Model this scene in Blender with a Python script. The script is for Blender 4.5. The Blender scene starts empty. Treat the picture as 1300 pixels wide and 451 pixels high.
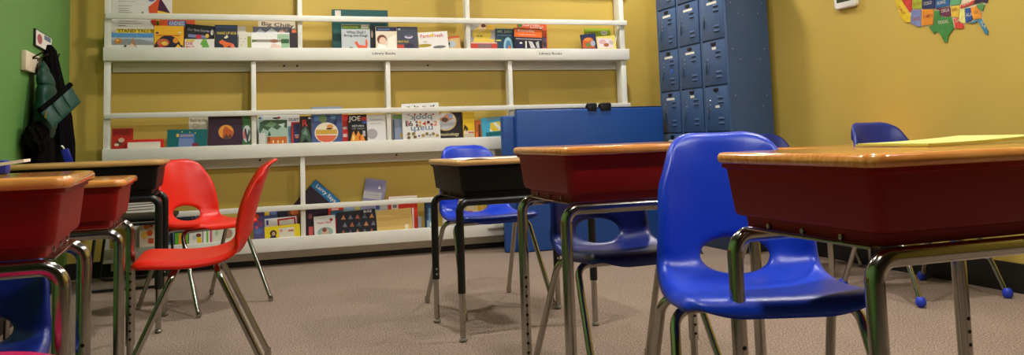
import bpy, bmesh, math, random
from math import sin, cos, pi, radians, atan2, sqrt
from mathutils import Vector, Matrix
SC = bpy.context.scene
COL = SC.collection
rnd = random.Random(7)

# ------------------------------------------------------------------ camera (solved from the room's own right angles)
F, CY, PITCH, ROLL, YAW, CAMH = 1052.656, 82.284, 0.0878955, -0.0336303, 0.3294116, 0.781769
fw = Vector((sin(YAW)*cos(PITCH), cos(YAW)*cos(PITCH), sin(PITCH)))
rt0 = Vector((cos(YAW), -sin(YAW), 0)); up0 = rt0.cross(fw)
rt = cos(ROLL)*rt0 + sin(ROLL)*up0; up = -sin(ROLL)*rt0 + cos(ROLL)*up0
O = Vector((0, 0, CAMH))
cd = bpy.data.cameras.new('camera'); cam = bpy.data.objects.new('camera', cd); COL.objects.link(cam)
M = Matrix.Identity(4)
for i in range(3):
    M[i][0], M[i][1], M[i][2], M[i][3] = rt[i], up[i], -fw[i], O[i]
cam.matrix_world = M
cd.sensor_width = 36; cd.sensor_fit = 'HORIZONTAL'; cd.lens = F/1300*36
cd.dof.use_dof = True; cd.dof.focus_distance = 2.7; cd.dof.aperture_fstop = 18
cd.shift_y = (CY-225.5)/1300; cd.clip_start = 0.02
SC.camera = cam

def ray(px, py): return fw + (px-650)/F*rt - (py-CY)/F*up
def at_y(px, py, Y): d = ray(px, py); return O + d*(Y/d.y)
def at_x(px, py, X): d = ray(px, py); return O + d*(X/d.x)

# ------------------------------------------------------------------ materials
def lin(c):
    return tuple(((v/255)/12.92 if v/255 <= .04045 else ((v/255+.055)/1.055)**2.4) for v in c)
MATS = {}
def mat(name, rgb, rough=.5, metal=0, var=.0, scale=40, bump=0, bscale=300, coat=0, spec=.5):
    """procedural material: base colour with a little noise, optional fine bump"""
    if name in MATS: return MATS[name]
    m = bpy.data.materials.new(name); m.use_nodes = True; nt = m.node_tree
    b = nt.nodes['Principled BSDF']; c = lin(rgb)
    b.inputs['Roughness'].default_value = rough; b.inputs['Metallic'].default_value = metal
    b.inputs['Coat Weight'].default_value = coat; b.inputs['Specular IOR Level'].default_value = spec
    b.inputs['Base Color'].default_value = (*c, 1)
    tc = nt.nodes.new('ShaderNodeTexCoord')
    if var:
        n = nt.nodes.new('ShaderNodeTexNoise'); n.inputs['Scale'].default_value = scale; n.inputs['Detail'].default_value = 4
        r = nt.nodes.new('ShaderNodeValToRGB')
        r.color_ramp.elements[0].color = (*[v*(1-var) for v in c], 1); r.color_ramp.elements[0].position = .3
        r.color_ramp.elements[1].color = (*[min(1, v*(1+var)) for v in c], 1); r.color_ramp.elements[1].position = .7
        nt.links.new(tc.outputs['Object'], n.inputs['Vector']); nt.links.new(n.outputs['Fac'], r.inputs['Fac'])
        nt.links.new(r.outputs['Color'], b.inputs['Base Color'])
    if bump:
        n2 = nt.nodes.new('ShaderNodeTexNoise'); n2.inputs['Scale'].default_value = bscale; n2.inputs['Detail'].default_value = 2
        bp = nt.nodes.new('ShaderNodeBump'); bp.inputs['Strength'].default_value = bump; bp.inputs['Distance'].default_value = .002
        nt.links.new(tc.outputs['Object'], n2.inputs['Vector']); nt.links.new(n2.outputs['Fac'], bp.inputs['Height'])
        nt.links.new(bp.outputs['Normal'], b.inputs['Normal'])
    MATS[name] = m; return m
def pc(rgb, rough=.42):           # printed colour on paper
    return mat('print_%02x%02x%02x' % tuple(rgb), rgb, rough)

def wood(name, a, b_, rough=.16, coat=.6):
    m = bpy.data.materials.new(name); m.use_nodes = True; nt = m.node_tree; b = nt.nodes['Principled BSDF']
    tc = nt.nodes.new('ShaderNodeTexCoord'); mp = nt.nodes.new('ShaderNodeMapping'); mp.inputs['Scale'].default_value = (3, 60, 20)
    n = nt.nodes.new('ShaderNodeTexNoise'); n.inputs['Scale'].default_value = 2.2; n.inputs['Detail'].default_value = 6; n.inputs['Distortion'].default_value = .6
    r = nt.nodes.new('ShaderNodeValToRGB'); r.color_ramp.elements[0].color = (*lin(a), 1); r.color_ramp.elements[1].color = (*lin(b_), 1)
    r.color_ramp.elements[0].position = .32; r.color_ramp.elements[1].position = .68
    nt.links.new(tc.outputs['Object'], mp.inputs['Vector']); nt.links.new(mp.outputs['Vector'], n.inputs['Vector'])
    nt.links.new(n.outputs['Fac'], r.inputs['Fac']); nt.links.new(r.outputs['Color'], b.inputs['Base Color'])
    b.inputs['Roughness'].default_value = rough; b.inputs['Coat Weight'].default_value = coat; b.inputs['Coat Roughness'].default_value = .08
    return m

def carpet():
    m = bpy.data.materials.new('carpet_loop'); m.use_nodes = True; nt = m.node_tree; b = nt.nodes['Principled BSDF']
    tc = nt.nodes.new('ShaderNodeTexCoord')
    n = nt.nodes.new('ShaderNodeTexNoise'); n.inputs['Scale'].default_value = 150; n.inputs['Detail'].default_value = 3; n.inputs['Roughness'].default_value = .7
    r = nt.nodes.new('ShaderNodeValToRGB'); E0, E1 = r.color_ramp.elements
    E0.position = .36; E0.color = (*lin((112, 92, 78)), 1); E1.position = .66; E1.color = (*lin((197, 175, 157)), 1)
    n3 = nt.nodes.new('ShaderNodeTexNoise'); n3.inputs['Scale'].default_value = 2.5; n3.inputs['Detail'].default_value = 3
    mx = nt.nodes.new('ShaderNodeMix'); mx.data_type = 'RGBA'; mx.blend_type = 'MULTIPLY'; mx.inputs['Factor'].default_value = .25
    nt.links.new(tc.outputs['Object'], n.inputs['Vector']); nt.links.new(tc.outputs['Object'], n3.inputs['Vector'])
    nt.links.new(n.outputs['Fac'], r.inputs['Fac']); nt.links.new(r.outputs['Color'], mx.inputs['A']); nt.links.new(n3.outputs['Fac'], mx.inputs['B'])
    nt.links.new(mx.outputs['Result'], b.inputs['Base Color']); b.inputs['Roughness'].default_value = .95; b.inputs['Specular IOR Level'].default_value = .1
    bp = nt.nodes.new('ShaderNodeBump'); bp.inputs['Strength'].default_value = .7; bp.inputs['Distance'].default_value = .006
    nt.links.new(n.outputs['Fac'], bp.inputs['Height']); nt.links.new(bp.outputs['Normal'], b.inputs['Normal'])
    return m

YELLOW = mat('yellow_wall_paint', (200, 170, 78), .55, var=.03, scale=3, bump=.25, bscale=120)
GREEN = mat('green_wall_paint', (96, 148, 72), .55, var=.04, scale=3, bump=.25, bscale=120)
CEIL = mat('ceiling_tile', (92, 88, 80), .9)
BASEB = mat('black_vinyl_base', (22, 19, 17), .5)
CARPET = carpet()
WHITE = mat('white_painted_wood', (236, 233, 222), .5, var=.03, scale=8)
CHROME = mat('chrome', (172, 170, 162), .16, 1)
BLACKMET = mat('black_powder_coat', (14, 14, 15), .35)
BLACKPL = mat('black_plastic', (14, 13, 13), .45, bump=.1, spec=.25)
REDBOX = mat('dark_red_plastic', (142, 15, 8), .42, bump=.08, spec=.25)
REDPL = mat('red_plastic', (226, 34, 10), .36, bump=.12, bscale=500, spec=.4)
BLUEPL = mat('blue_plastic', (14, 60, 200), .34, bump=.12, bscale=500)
NAVY_SHADEPL = mat('navy_and_shaded_blue_plastic', (16, 36, 124), .36, bump=.12, bscale=500)  # navy chairs; on blue chairs under desks, shade put into the colour
MAGPL = mat('magenta_plastic', (205, 20, 90), .4)
WOOD = wood('honey_oak_laminate', (220, 126, 52), (248, 172, 90))
TAN = wood('tan_laminate', (196, 146, 84), (216, 170, 104), .3, .2)
LOCK = mat('locker_blue_enamel', (64, 92, 134), .4, var=.05, scale=5)
LOCKD = mat('locker_slot_dark', (14, 22, 38), .6)
STEEL = mat('bright_steel', (200, 200, 195), .3, 1)
MATBLUE = mat('blue_vinyl', (34, 78, 152), .38, var=.05, scale=6, bump=.2, bscale=60)
MATNAVY = mat('navy_vinyl', (14, 28, 70), .45)
PAPER = mat('paper_white', (238, 234, 222), .7)
PAGES = mat('page_edges', (226, 218, 196), .8)
BLACK = mat('black_paint', (12, 12, 13), .5)

# ------------------------------------------------------------------ object helpers
def link(name, me, m=None, parent=None, smooth=True):
    o = bpy.data.objects.new(name, me); COL.objects.link(o)
    if m is not None:
        for q in (m if isinstance(m, (list, tuple)) else [m]): me.materials.append(q)
    if parent is not None: o.parent = parent
    return o
def finish(bm, name, smooth_angle=40):
    me = bpy.data.meshes.new(name); bmesh.ops.recalc_face_normals(bm, faces=bm.faces)
    for f in bm.faces: f.smooth = True
    for e in bm.edges:
        if len(e.link_faces) == 2 and e.calc_face_angle(0) > radians(smooth_angle): e.smooth = False
    bm.to_mesh(me); bm.free(); return me
def obj(name, bm, m=None, parent=None): return link(name, finish(bm, name), m, parent)
def tag(o, label=None, cat=None, group=None, kind=None):
    if label: o['label'] = label
    if cat: o['category'] = cat
    if group: o['group'] = group
    if kind: o['kind'] = kind
    return o
def empty(name, loc=(0, 0, 0), rz=0, label=None, cat=None, group=None):
    o = bpy.data.objects.new(name, None); COL.objects.link(o); o.empty_display_size = .05
    o.location = loc; o.rotation_euler = (0, 0, rz); return tag(o, label, cat, group)
def copy_tree(o, parent=None):
    c = o.copy(); COL.objects.link(c)
    if parent is not None: c.parent = parent
    for ch in list(o.children): copy_tree(ch, c)
    return c

def add_box(bm, x0, x1, y0, y1, z0, z1, bev=0, seg=2, mi=0):
    t = bmesh.new(); bmesh.ops.create_cube(t, size=1)
    for v in t.verts: v.co = Vector(((x0+x1)/2+v.co.x*(x1-x0), (y0+y1)/2+v.co.y*(y1-y0), (z0+z1)/2+v.co.z*(z1-z0)))
    if bev: bmesh.ops.bevel(t, geom=list(t.edges), offset=bev, segments=seg, profile=.5, affect='EDGES')
    merge(bm, t, mi)
def merge(bm, t, mi=0, mtx=None):
    for f in t.faces: f.material_index = mi
    if mtx is not None: bmesh.ops.transform(t, matrix=mtx, verts=t.verts)
    me = bpy.data.meshes.new('tmp'); t.to_mesh(me); t.free(); bm.from_mesh(me); bpy.data.meshes.remove(me)
def box(name, x0, x1, y0, y1, z0, z1, m, parent=None, bev=.002, seg=2):
    bm = bmesh.new(); add_box(bm, x0, x1, y0, y1, z0, z1, bev, seg); return obj(name, bm, m, parent)
def fillet(pts, r, n=8):
    pts = [Vector(p) for p in pts]; out = [pts[0]]
    for i in range(1, len(pts)-1):
        a, b, c = pts[i-1], pts[i], pts[i+1]; u = (a-b).normalized(); v = (c-b).normalized()
        ang = u.angle(v); d = min(r/math.tan(ang/2), (a-b).length*.49, (c-b).length*.49); rr = d*math.tan(ang/2)
        ctr = b+(u+v).normalized()*(rr/sin(ang/2)); p0 = b+u*d; p1 = b+v*d
        e0 = p0-ctr; e1 = p1-ctr; tot = e0.angle(e1); ax = e0.cross(e1)
        if ax.length < 1e-9: out.append(b); continue
        ax.normalize()
        for k in range(n+1): out.append(ctr+Matrix.Rotation(tot*k/n, 3, ax) @ e0)
    out.append(pts[-1]); return out
def add_tube(bm, pts, r, seg=14, cap=True, r1=None, mi=0):
    pts = [Vector(p) for p in pts]; n = len(pts); rings = []
    t = (pts[1]-pts[0]).normalized(); a = t.orthogonal().normalized()
    for i, p in enumerate(pts):
        if i == 0: d = pts[1]-pts[0]
        elif i == n-1: d = pts[-1]-pts[-2]
        else: d = (pts[i]-pts[i-1]).normalized()+(pts[i+1]-pts[i]).normalized()
        d.normalize(); a = (a-d*a.dot(d)).normalized(); b = d.cross(a)
        rr = r if r1 is None else r+(r1-r)*i/(n-1)
        rings.append([bm.verts.new(p+(a*cos(2*pi*k/seg)+b*sin(2*pi*k/seg))*rr) for k in range(seg)])
    for i in range(n-1):
        for k in range(seg):
            f = bm.faces.new((rings[i][k], rings[i][(k+1) % seg], rings[i+1][(k+1) % seg], rings[i+1][k])); f.material_index = mi
    if cap:
        for rg in (rings[0], rings[-1]): bm.faces.new(rg).material_index = mi
def tube(name, pts, r, m, parent=None, **k):
    bm = bmesh.new(); add_tube(bm, pts, r, **k); return obj(name, bm, m, parent)
def add_lathe(bm, prof, seg=20, mtx=None, mi=0):
    t = bmesh.new(); rings = []
    for r, z in prof: rings.append([t.verts.new((max(r, 1e-5)*cos(2*pi*k/seg), max(r, 1e-5)*sin(2*pi*k/seg), z)) for k in range(seg)])
    for i in range(len(prof)-1):
        for k in range(seg): t.faces.new((rings[i][k], rings[i][(k+1) % seg], rings[i+1][(k+1) % seg], rings[i+1][k]))
    if prof[0][0] < 1e-4: t.faces.new(rings[0])
    if prof[-1][0] < 1e-4: t.faces.new(rings[-1])
    bmesh.ops.remove_doubles(t, verts=t.verts, dist=1e-5); merge(bm, t, mi, mtx)
def add_poly(bm, pts, thick_dir, mi=0):
    """flat polygon (list of 3d pts) extruded along thick_dir"""
    d = Vector(thick_dir); a = [bm.verts.new(Vector(p)) for p in pts]; b = [bm.verts.new(Vector(p)+d) for p in pts]; n = len(pts)
    fs = [bm.faces.new(a), bm.faces.new(b[::-1])]
    for i in range(n): fs.append(bm.faces.new((a[i], b[i], b[(i+1) % n], a[(i+1) % n])))
    for f in fs: f.material_index = mi
def rrect(hx, hy, r, n=6):
    out = []
    for cx, cy, a0 in ((hx-r, hy-r, 0), (-hx+r, hy-r, 90), (-hx+r, -hy+r, 180), (hx-r, -hy+r, 270)):
        for k in range(n+1):
            a = radians(a0+90*k/n); out.append((cx+r*cos(a), cy+r*sin(a)))
    return out
def add_loft(bm, rings, cap0=True, cap1=True, mi=0):
    R = [[bm.verts.new(Vector(p)) for p in r] for r in rings]; n = len(R[0])
    for i in range(len(R)-1):
        for k in range(n): bm.faces.new((R[i][k], R[i][(k+1) % n], R[i+1][(k+1) % n], R[i+1][k])).material_index = mi
    if cap0: bm.faces.new(R[0]).material_index = mi
    if cap1: bm.faces.new(R[-1]).material_index = mi
def text_mesh(s, width, height=None, depth=.0003):
    """lettering in the XZ plane facing -Y, lower left at the origin, stretched to width (and height)"""
    cu = bpy.data.curves.new('t', 'FONT'); cu.body = s; cu.size = 1; cu.extrude = 0; cu.resolution_u = 3; cu.offset = .012
    t = bpy.data.objects.new('t', cu); me = bpy.data.meshes.new_from_object(t); bpy.data.objects.remove(t); bpy.data.curves.remove(cu)
    xs = [v.co.x for v in me.vertices]; ys = [v.co.y for v in me.vertices]
    w = max(xs)-min(xs); h = max(ys)-min(ys); sx = width/w; sy = sx if height is None else height/h
    x0, y0 = min(xs), min(ys)
    for v in me.vertices: v.co = Vector(((v.co.x-x0)*sx, 0, (v.co.y-y0)*sy))
    me.name = 'lettering'; return me

# ------------------------------------------------------------------ the room
XL, XR, YB, YF, ZC = -.953, 3.40, 5.80, -3.0, 2.75
def structure(name, *a): return tag(box(name, *a, bev=0), kind='structure')
structure('floor', XL-.1, XR+.1, YF-.1, YB+.1, -.1, 0, CARPET)
structure('ceiling', XL-.1, XR+.1, YF-.1, YB+.1, ZC, ZC+.1, CEIL)
structure('wall_back', XL-.1, XR+.1, YB, YB+.1, 0, ZC, YELLOW)
structure('wall_left', XL-.1, XL, YF, YB, 0, ZC, GREEN)
structure('wall_right', XR, XR+.1, YF, YB, 0, ZC, YELLOW)
structure('wall_front', XL-.1, XR+.1, YF-.1, YF, 0, ZC, mat('dark_wall_paint', (70, 58, 44), .7))
structure('baseboard_back', XL+.008, XR-.008, YB-.008, YB, 0, .10, BASEB)
structure('baseboard_left', XL, XL+.008, YF, YB, 0, .10, BASEB)
structure('baseboard_right', XR-.008, XR, YF, YB, 0, .135, BASEB)

# recessed ceiling lamps
EMIT = bpy.data.materials.new('lamp_glow'); EMIT.use_nodes = True
nt = EMIT.node_tree; nt.nodes.remove(nt.nodes['Principled BSDF']); em = nt.nodes.new('ShaderNodeEmission')
em.inputs['Color'].default_value = (1, .965, .91, 1); em.inputs['Strength'].default_value = 500
nt.links.new(em.outputs[0], nt.nodes['Material Output'].inputs['Surface'])
proto = None
for x, y in ((.6, .95), (2.4, .95), (.6, 2.75), (2.4, 2.75), (.6, 4.72), (2.62, 5.05)):
        if proto is None:
            t = empty('ceiling_downlight', (x, y, ZC))
            bm = bmesh.new(); add_lathe(bm, [(.075, -.004), (.10, -.006), (.108, -.001), (.108, .0), (.075, 0)], 28); obj('trim_ring', bm, WHITE, t)
            bm = bmesh.new(); add_lathe(bm, [(.0, -.0035), (.074, -.0035), (.074, -.001), (0, -.001)], 28); obj('lens', bm, EMIT, t)
            proto = t
        else:
            t = copy_tree(proto); t.location = (x, y, ZC)
        tag(t, 'round white recessed ceiling light glowing warm', 'ceiling light', 'recessed ceiling lights')

# ------------------------------------------------------------------ the wall display bookshelf
SY = 5.66                               # front plane of the lips
TB = [(1.343, 1.428), (.706, .795), (.099, .186)]      # lip bottom / top of the three visible troughs
RAILS = [(1.608, 1.646), (.982, 1.016), (.357, .391)]
SX0, SX1 = -.745, 2.885
shelf = empty('display_bookshelf', ((SX0+SX1)/2, SY+.07, 0), 0, 'long white wall mounted display bookshelf with front lips and rails along the yellow wall', 'bookshelf')
def sh(name, x0, x1, y0, y1, z0, z1, b=.003): 
    o = box(name, x0-shelf.location.x, x1-shelf.location.x, y0-shelf.location.y, y1-shelf.location.y, z0, z1, WHITE, shelf, b); return o
for k, (a, b) in enumerate(TB+[(1.985, 2.07)]):
    sh('front_lip', SX0, SX1, SY, SY+.018, a, b)
    sh('shelf_board', SX0+.005, SX1-.005, SY+.0185, YB-.003, a, a+.018)
    sh('wall_cleat', SX0+.04, SX1-.04, YB-.022, YB-.003, a-.062, a-.001)
for a, b in RAILS: sh('retaining_rail', SX0+.01, SX1-.012, SY-.002, SY+.015, a, b)
def posts(pxs, py, z0, z1, y1=5.753):
    for p in pxs:
        x = at_y(p, py, SY+.02).x
        sh('upright_post', x-.0155, x+.0155, SY+.0185, y1, z0, z1)
posts((380.5, 593.5), 10, 1.3615, 1.984); posts((322, 493, 648.5), 110, .7245, 1.342); posts((384.5, 627), 240, .1175, .705, 5.705)
for x in (SX0+.025, SX1-.045):
    for z0, z1 in ((.1175, .705), (.7245, 1.342), (1.3615, 1.984)): sh('upright_post', x-.0195, x+.0195, SY+.0185, 5.68 if x < 0 else YB-.024, z0, z1)
# slanting brace at the right end and a patched piece of lip
bm = bmesh.new(); xb = SX1-.10-shelf.location.x; yb = SY-shelf.location.y
add_tube(bm, [(xb-.02, yb+.05, 1.365), (xb+.035, yb+.05, 1.60)], .006, 8); obj('brace_rod', bm, WHITE, shelf)
a = at_y(618, 290, SY); b = at_y(655, 290, SY)
bm = bmesh.new(); add_box(bm, a.x-shelf.location.x, b.x-shelf.location.x, SY-.03-shelf.location.y, SY-.0005-shelf.location.y, .150, .187, .012, 4); obj('lip_patch', bm, WHITE, shelf)
bm = bmesh.new()
for px, py, zz in ((548, 0, 1.318), (362, 0, 1.318), (379, 0, 1.318), (330, 0, .69), (505, 0, .69)):
    x = at_y(px, 85, SY).x-shelf.location.x
    add_box(bm, x-.006, x+.006, YB-.0245-shelf.location.y, YB-.0215-shelf.location.y, zz-.006, zz+.006)
obj('screw_hole', bm, BLACK, shelf)
# paper labels taped to the lip
for px0, px1, lab in ((470, 505, 'paper label reading Library Books on the top lip below the cream portrait book'),
                      (682, 716, 'paper label reading Library Books on the top lip below the orange books')):
    p = at_y((px0+px1)/2, 70, SY); w = at_y(px1, 70, SY).x-at_y(px0, 70, SY).x
    t = tag(box('shelf_label', -w/2, w/2, -.0012, 0, -.024, .032, PAPER, None, 0), lab, 'label', 'library labels on the shelf lip')
    t.location = (p.x, SY-.0003, (TB[0][0]+TB[0][1])/2-.002)
    o = link('lettering', text_mesh('Library Books', w*.84, .022), BLACK, t); o.location = (-w*.42, -.0016, -.006)

# ------------------------------------------------------------------ books
LAYER = [5.682, 5.707, 5.732, 5.757]
def book(tier, x0, x1, yt, layer, color, label, art=(), tilt=0, name='picture_book', pages=True, group=None, yb=None, thick=.011, cat='book'):
    Y = LAYER[layer]; board = TB[tier][0]+.0185
    ylip = {0: 61, 1: 187-(x0-138)*.0265, 2: 303-(x0-330)*.0614}[tier]
    ym = (yt+ylip)/2
    A = at_y(x0, ym, Y); B = at_y(x1, ym, Y); T = at_y((x0+x1)/2, yt, Y)
    w = B.x-A.x; ta = radians(tilt); cx = (A.x+B.x)/2
    lift = w/2*abs(sin(ta)); z0 = board+lift+.0005
    ztop = T.z
    h = (ztop-z0)/cos(ta)
    # keep the visible middle where the photo has it, pivot on the board
    zm = (TB[tier][1]+ztop)/2; ox = cx-(zm-z0)*math.tan(ta)
    org = Vector((ox, Y, z0))
    bm = bmesh.new(); cv = .0018
    add_box(bm, -w/2, w/2, 0, cv, 0, h, .0006, 1); add_box(bm, -w/2, w/2, thick-cv, thick, 0, h, .0006, 1)
    add_box(bm, -w/2, -w/2+.003, cv*.9, thick-cv*.9, 0, h)
    o = obj(name, bm, pc(color)); o.location = org; o.rotation_euler = (radians(-2.2), ta, 0)
    tag(o, label, cat, group or 'books in the display shelf')
    if pages: box('page_block', -w/2+.0035, w/2-.003, cv*1.01, thick-cv*1.01, .003, h-.003, PAGES, o, 0)
    def L(px, py):
        P = at_y(px, py, Y)-org; dx, dz = P.x, P.z
        return (cos(ta)*dx-sin(ta)*dz, sin(ta)*dx+cos(ta)*dz)
    def clampx(v): return max(-w/2+.0005, min(w/2-.0005, v))
    def clampz(v): return max(.0005, min(h-.0005, v))
    ab = bmesh.new(); ms = []; lay = 0
    def slot(c):
        m = pc(c)
        if m not in ms: ms.append(m)
        return ms.index(m)
    for s in art:
        lay += 1; yy = -.0002-.00025*lay; k = s[0]
        if k in 'rep':
            if k == 'r':
                p, q = L(s[1], s[2]), L(s[3], s[4]); pts = [(p[0], q[1]), (q[0], q[1]), (q[0], p[1]), (p[0], p[1])]; c = s[5]
            elif k == 'e':
                p = L(s[1], s[2]); q = L(s[1]+s[3], s[2]-s[4]); rx, rz = abs(q[0]-p[0]), abs(q[1]-p[1]); c = s[5]
                pts = [(p[0]+rx*cos(2*pi*i/24), p[1]+rz*sin(2*pi*i/24)) for i in range(24)]
            else: pts = [L(*p) for p in s[1]]; c = s[2]
            pts = [(clampx(a), clampz(b)) for a, b in pts]; cl = []
            for p in pts:
                if not cl or (abs(p[0]-cl[-1][0])+abs(p[1]-cl[-1][1]) > 1e-5): cl.append(p)
            if len(cl) > 2 and abs(cl[0][0]-cl[-1][0])+abs(cl[0][1]-cl[-1][1]) < 1e-5: cl.pop()
            if len(cl) > 2:
                try: ab.faces.new([ab.verts.new((a, yy, b)) for a, b in cl]).material_index = slot(c)
                except ValueError: pass
        else:       # lettering: ('t', words, x0, x1, baseline y, height px, colour[, turn])
            _, wd, tx0, tx1, tb, th, c = s[:7]; turn = radians(s[7]) if len(s) > 7 else 0
            p = L(tx0, tb); q = L(tx1, tb); hh = th*Y/F*1.02
            t = link('title_lettering', text_mesh(wd, abs(q[0]-p[0]), hh), pc(c), o)
            if abs(turn) > 2.5: t.location = (q[0], yy, p[1]+hh); t.rotation_euler = (0, turn, 0)
            else: t.location = (p[0], yy, p[1]); t.rotation_euler = (0, turn, 0)
    if len(ab.faces):
        for f in ab.faces: f.normal_update(); 
        me = bpy.data.meshes.new('cover_picture'); ab.to_mesh(me); link('cover_picture', me, ms, o)
    ab.free() if ab.is_valid else None
    return o
G1, G2, G3 = 'books on the top shelf', 'books on the middle shelf', 'books on the bottom shelf'
W_ = (240, 236, 226); K = (16, 15, 18)
# ---- top shelf
book(0, 140, 218, -28, 3, (226, 222, 214), 'tall white big book with a kite at the left end of the top shelf', [
    ('r', 150, 1, 172, 1.8, (90, 88, 90)), ('r', 150, 4, 184, 4.7, (120, 118, 118)), ('r', 150, 6.5, 167, 7.3, (90, 88, 90)), ('r', 150, 10, 164, 10.7, (90, 88, 90)),
    ('r', 150, 12.6, 164, 13.4, (110, 108, 110)), ('r', 150, 15, 167, 15.8, (90, 88, 90)), ('r', 150, 26, 174, 26.8, (110, 108, 110)), ('r', 150, 29, 180, 29.7, (110, 108, 110)), ('r', 150, 32, 160, 32.7, (90, 88, 90)),
    ('e', 192, -1, 4, 2.5, (110, 110, 170)), ('p', [(178, 17.5), (181, 14), (182.5, 18)], K),
    ('p', [(188.5, 8.5), (203, -4), (200, 13), (197, 36), (189.5, 18)], (222, 82, 36)), ('p', [(203, -4), (216, 16.5), (200, 13)], (74, 26, 62)), ('p', [(200, 13), (216, 16.5), (206, 26), (198, 36)], (240, 196, 40)),
    ('p', [(191, 26), (198, 26), (198, 36)], (206, 44, 34)), ('r', 198.5, 26, 201.5, 35, (120, 140, 50))], group=G1)
book(0, 147, 200, 36.5, 1, (240, 208, 60), 'yellow book titled STAND TALL behind the desert picture book', [('t', 'STAND TALL', 150, 189.5, 41, 3.6, K)], group=G1)
book(0, 140.5, 195, 41.5, 0, (168, 178, 184), 'wide book with blue sky, orange ball and a brown tepee', [('r', 141, 42, 194.5, 47.5, (84, 148, 208)), ('r', 141, 47.5, 194.5, 51, (176, 196, 208)),
    ('p', [(141, 52), (160, 49), (180, 50), (195, 54), (195, 58), (141, 58)], (142, 146, 150)), ('r', 141, 57, 194.5, 62, (222, 218, 212)), ('e', 150, 52, 4.6, 3.6, (196, 124, 42)), ('e', 149, 51, 2.2, 1.6, (238, 190, 90)),
    ('p', [(164, 61), (169, 47), (174, 61)], (176, 130, 98)), ('p', [(162, 62), (167, 55), (176, 62)], (226, 206, 182)), ('e', 159, 58.5, 1.8, 1.4, (60, 40, 30)),
    ('t', 'BIG ADVENTURE SKY', 145, 178, 47, 2.4, (120, 176, 220))], group=G1)
book(0, 202, 247.5, 25, 2, (226, 92, 50), 'orange red book with a blue title plate behind the yellow space book', [('r', 213, 26, 236, 33, (60, 112, 190)), ('t', 'KINDNESS', 215, 234, 31.8, 4.6, W_)], group=G1)
book(0, 195.5, 233, 32.5, 0, (240, 178, 28), 'yellow book with a dark night circle and planets', [('e', 213, 63, 17.5, 18, (26, 22, 44)), ('r', 196, 57, 232, 62, (26, 22, 44)), ('e', 207, 54, 8, 5, (196, 104, 48)),
    ('p', [(199, 60), (212, 52), (216, 54), (203, 62)], (198, 60, 36)), ('e', 209, 55, 4, 2.4, (230, 196, 80)), ('e', 223, 51.5, 3.6, 3.4, (222, 142, 40)), ('p', [(222, 61), (226, 56), (231, 61)], (236, 190, 40)),
    ('r', 199, 44.5, 228, 45.6, (198, 70, 40)), ('e', 199.5, 41.5, 2, 1, (40, 40, 120)), ('e', 228, 41.5, 2.4, 1.2, (230, 220, 160))], group=G1)
book(0, 234, 272, 31.5, 1, (24, 22, 28), 'tilted black book titled Best Stories above the frog book', [('t', 'Our Best Stories', 238, 266, 38.5, 3, (196, 190, 196)), ('r', 239, 43, 262, 49, (120, 130, 176)), ('e', 252, 46.5, 4, 2.2, (198, 44, 52)),
    ('e', 263, 45.5, 2.6, 2.4, (236, 196, 50)), ('e', 269.5, 41, 2.4, 3.4, (236, 232, 226))], tilt=5, group=G1)
book(0, 234.5, 272, 49.5, 0, (228, 222, 212), 'cream book with a green frog and red title Die Maus', [('r', 236, 50.2, 247, 52.5, (226, 196, 50)), ('t', 'DIE', 236, 245, 57, 3.6, (196, 40, 50)), ('t', 'MAUS', 236, 247, 61, 2.6, (196, 40, 50)),
    ('p', [(254, 56), (257, 51), (262, 50), (266, 61), (256, 61), (257, 58)], (104, 170, 66)), ('e', 259, 50.5, 2.2, 1.6, (128, 190, 80))], group=G1)
book(0, 272.8, 301.5, 31.5, 0, (20, 34, 48), 'dark teal book titled Wake Up with an orange animal', [('r', 274, 32.5, 300, 35, (28, 62, 108)), ('t', 'WAKE UP BOB', 275, 300, 43.5, 3.2, (222, 190, 60)), ('p', [(284, 48), (288, 44), (290, 47), (287, 49)], (238, 228, 190)),
    ('p', [(278, 53), (282, 50), (287, 53), (295, 55), (297, 61), (292, 58), (288, 60), (285, 62), (283, 57), (279, 55)], (226, 104, 40)), ('p', [(292, 60), (296, 55), (299, 61)], (240, 110, 100))], group=G1)
book(0, 301, 312.5, 33, 1, (242, 238, 228), 'narrow white book with a black bar across its cover', [('r', 303, 43, 311.8, 45, K)], group=G1)
book(0, 302.8, 319, 41, 0, (226, 220, 204), 'cream speckled book with an olive green spine', [('r', 314, 46, 318.8, 61, (140, 152, 30)), ('e', 305.5, 49, .6, .6, (160, 100, 90)), ('e', 309, 53, .6, .6, (160, 100, 90)), ('e', 306, 57, .6, .6, (160, 100, 90)), ('e', 311, 49, .6, .6, (160, 100, 90))], group=G1)
book(0, 328, 376, 25.5, 2, (236, 222, 196), 'cream book with brown lettering Big Chilly behind the snowy book', [('t', 'Big Chilly', 332, 373, 33.5, 6, (70, 34, 24), 4)], group=G1)
book(0, 321, 371, 33.8, 1, (122, 128, 150), 'grey book with snowy peaks and a peach tent', [('p', [(324, 42), (330, 36), (338, 42)], (196, 202, 214)), ('p', [(336, 42), (345, 35.5), (354, 42)], (226, 228, 234)), ('p', [(352, 42), (358, 36.5), (363, 42)], (226, 190, 168)), ('e', 363.5, 38, 1.8, 1.7, (214, 146, 100))], group=G1)
book(0, 319.3, 367.5, 41.3, 0, (244, 242, 238), 'white book with brown band and dark green block', [('r', 320, 50, 358, 53.5, (150, 142, 124)), ('p', [(320, 50), (328, 51.5), (320, 54)], (90, 110, 30)), ('e', 348, 52, 5, 2.2, (150, 92, 60)), ('r', 352, 43, 367, 49.5, (166, 196, 160)), ('r', 357, 49.5, 367, 55, (46, 92, 48)), ('r', 357, 55, 367, 61.5, (150, 190, 150)),
    ('p', [(342, 62), (346, 55), (356, 58), (357, 62)], (232, 200, 184))], group=G1)
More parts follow.
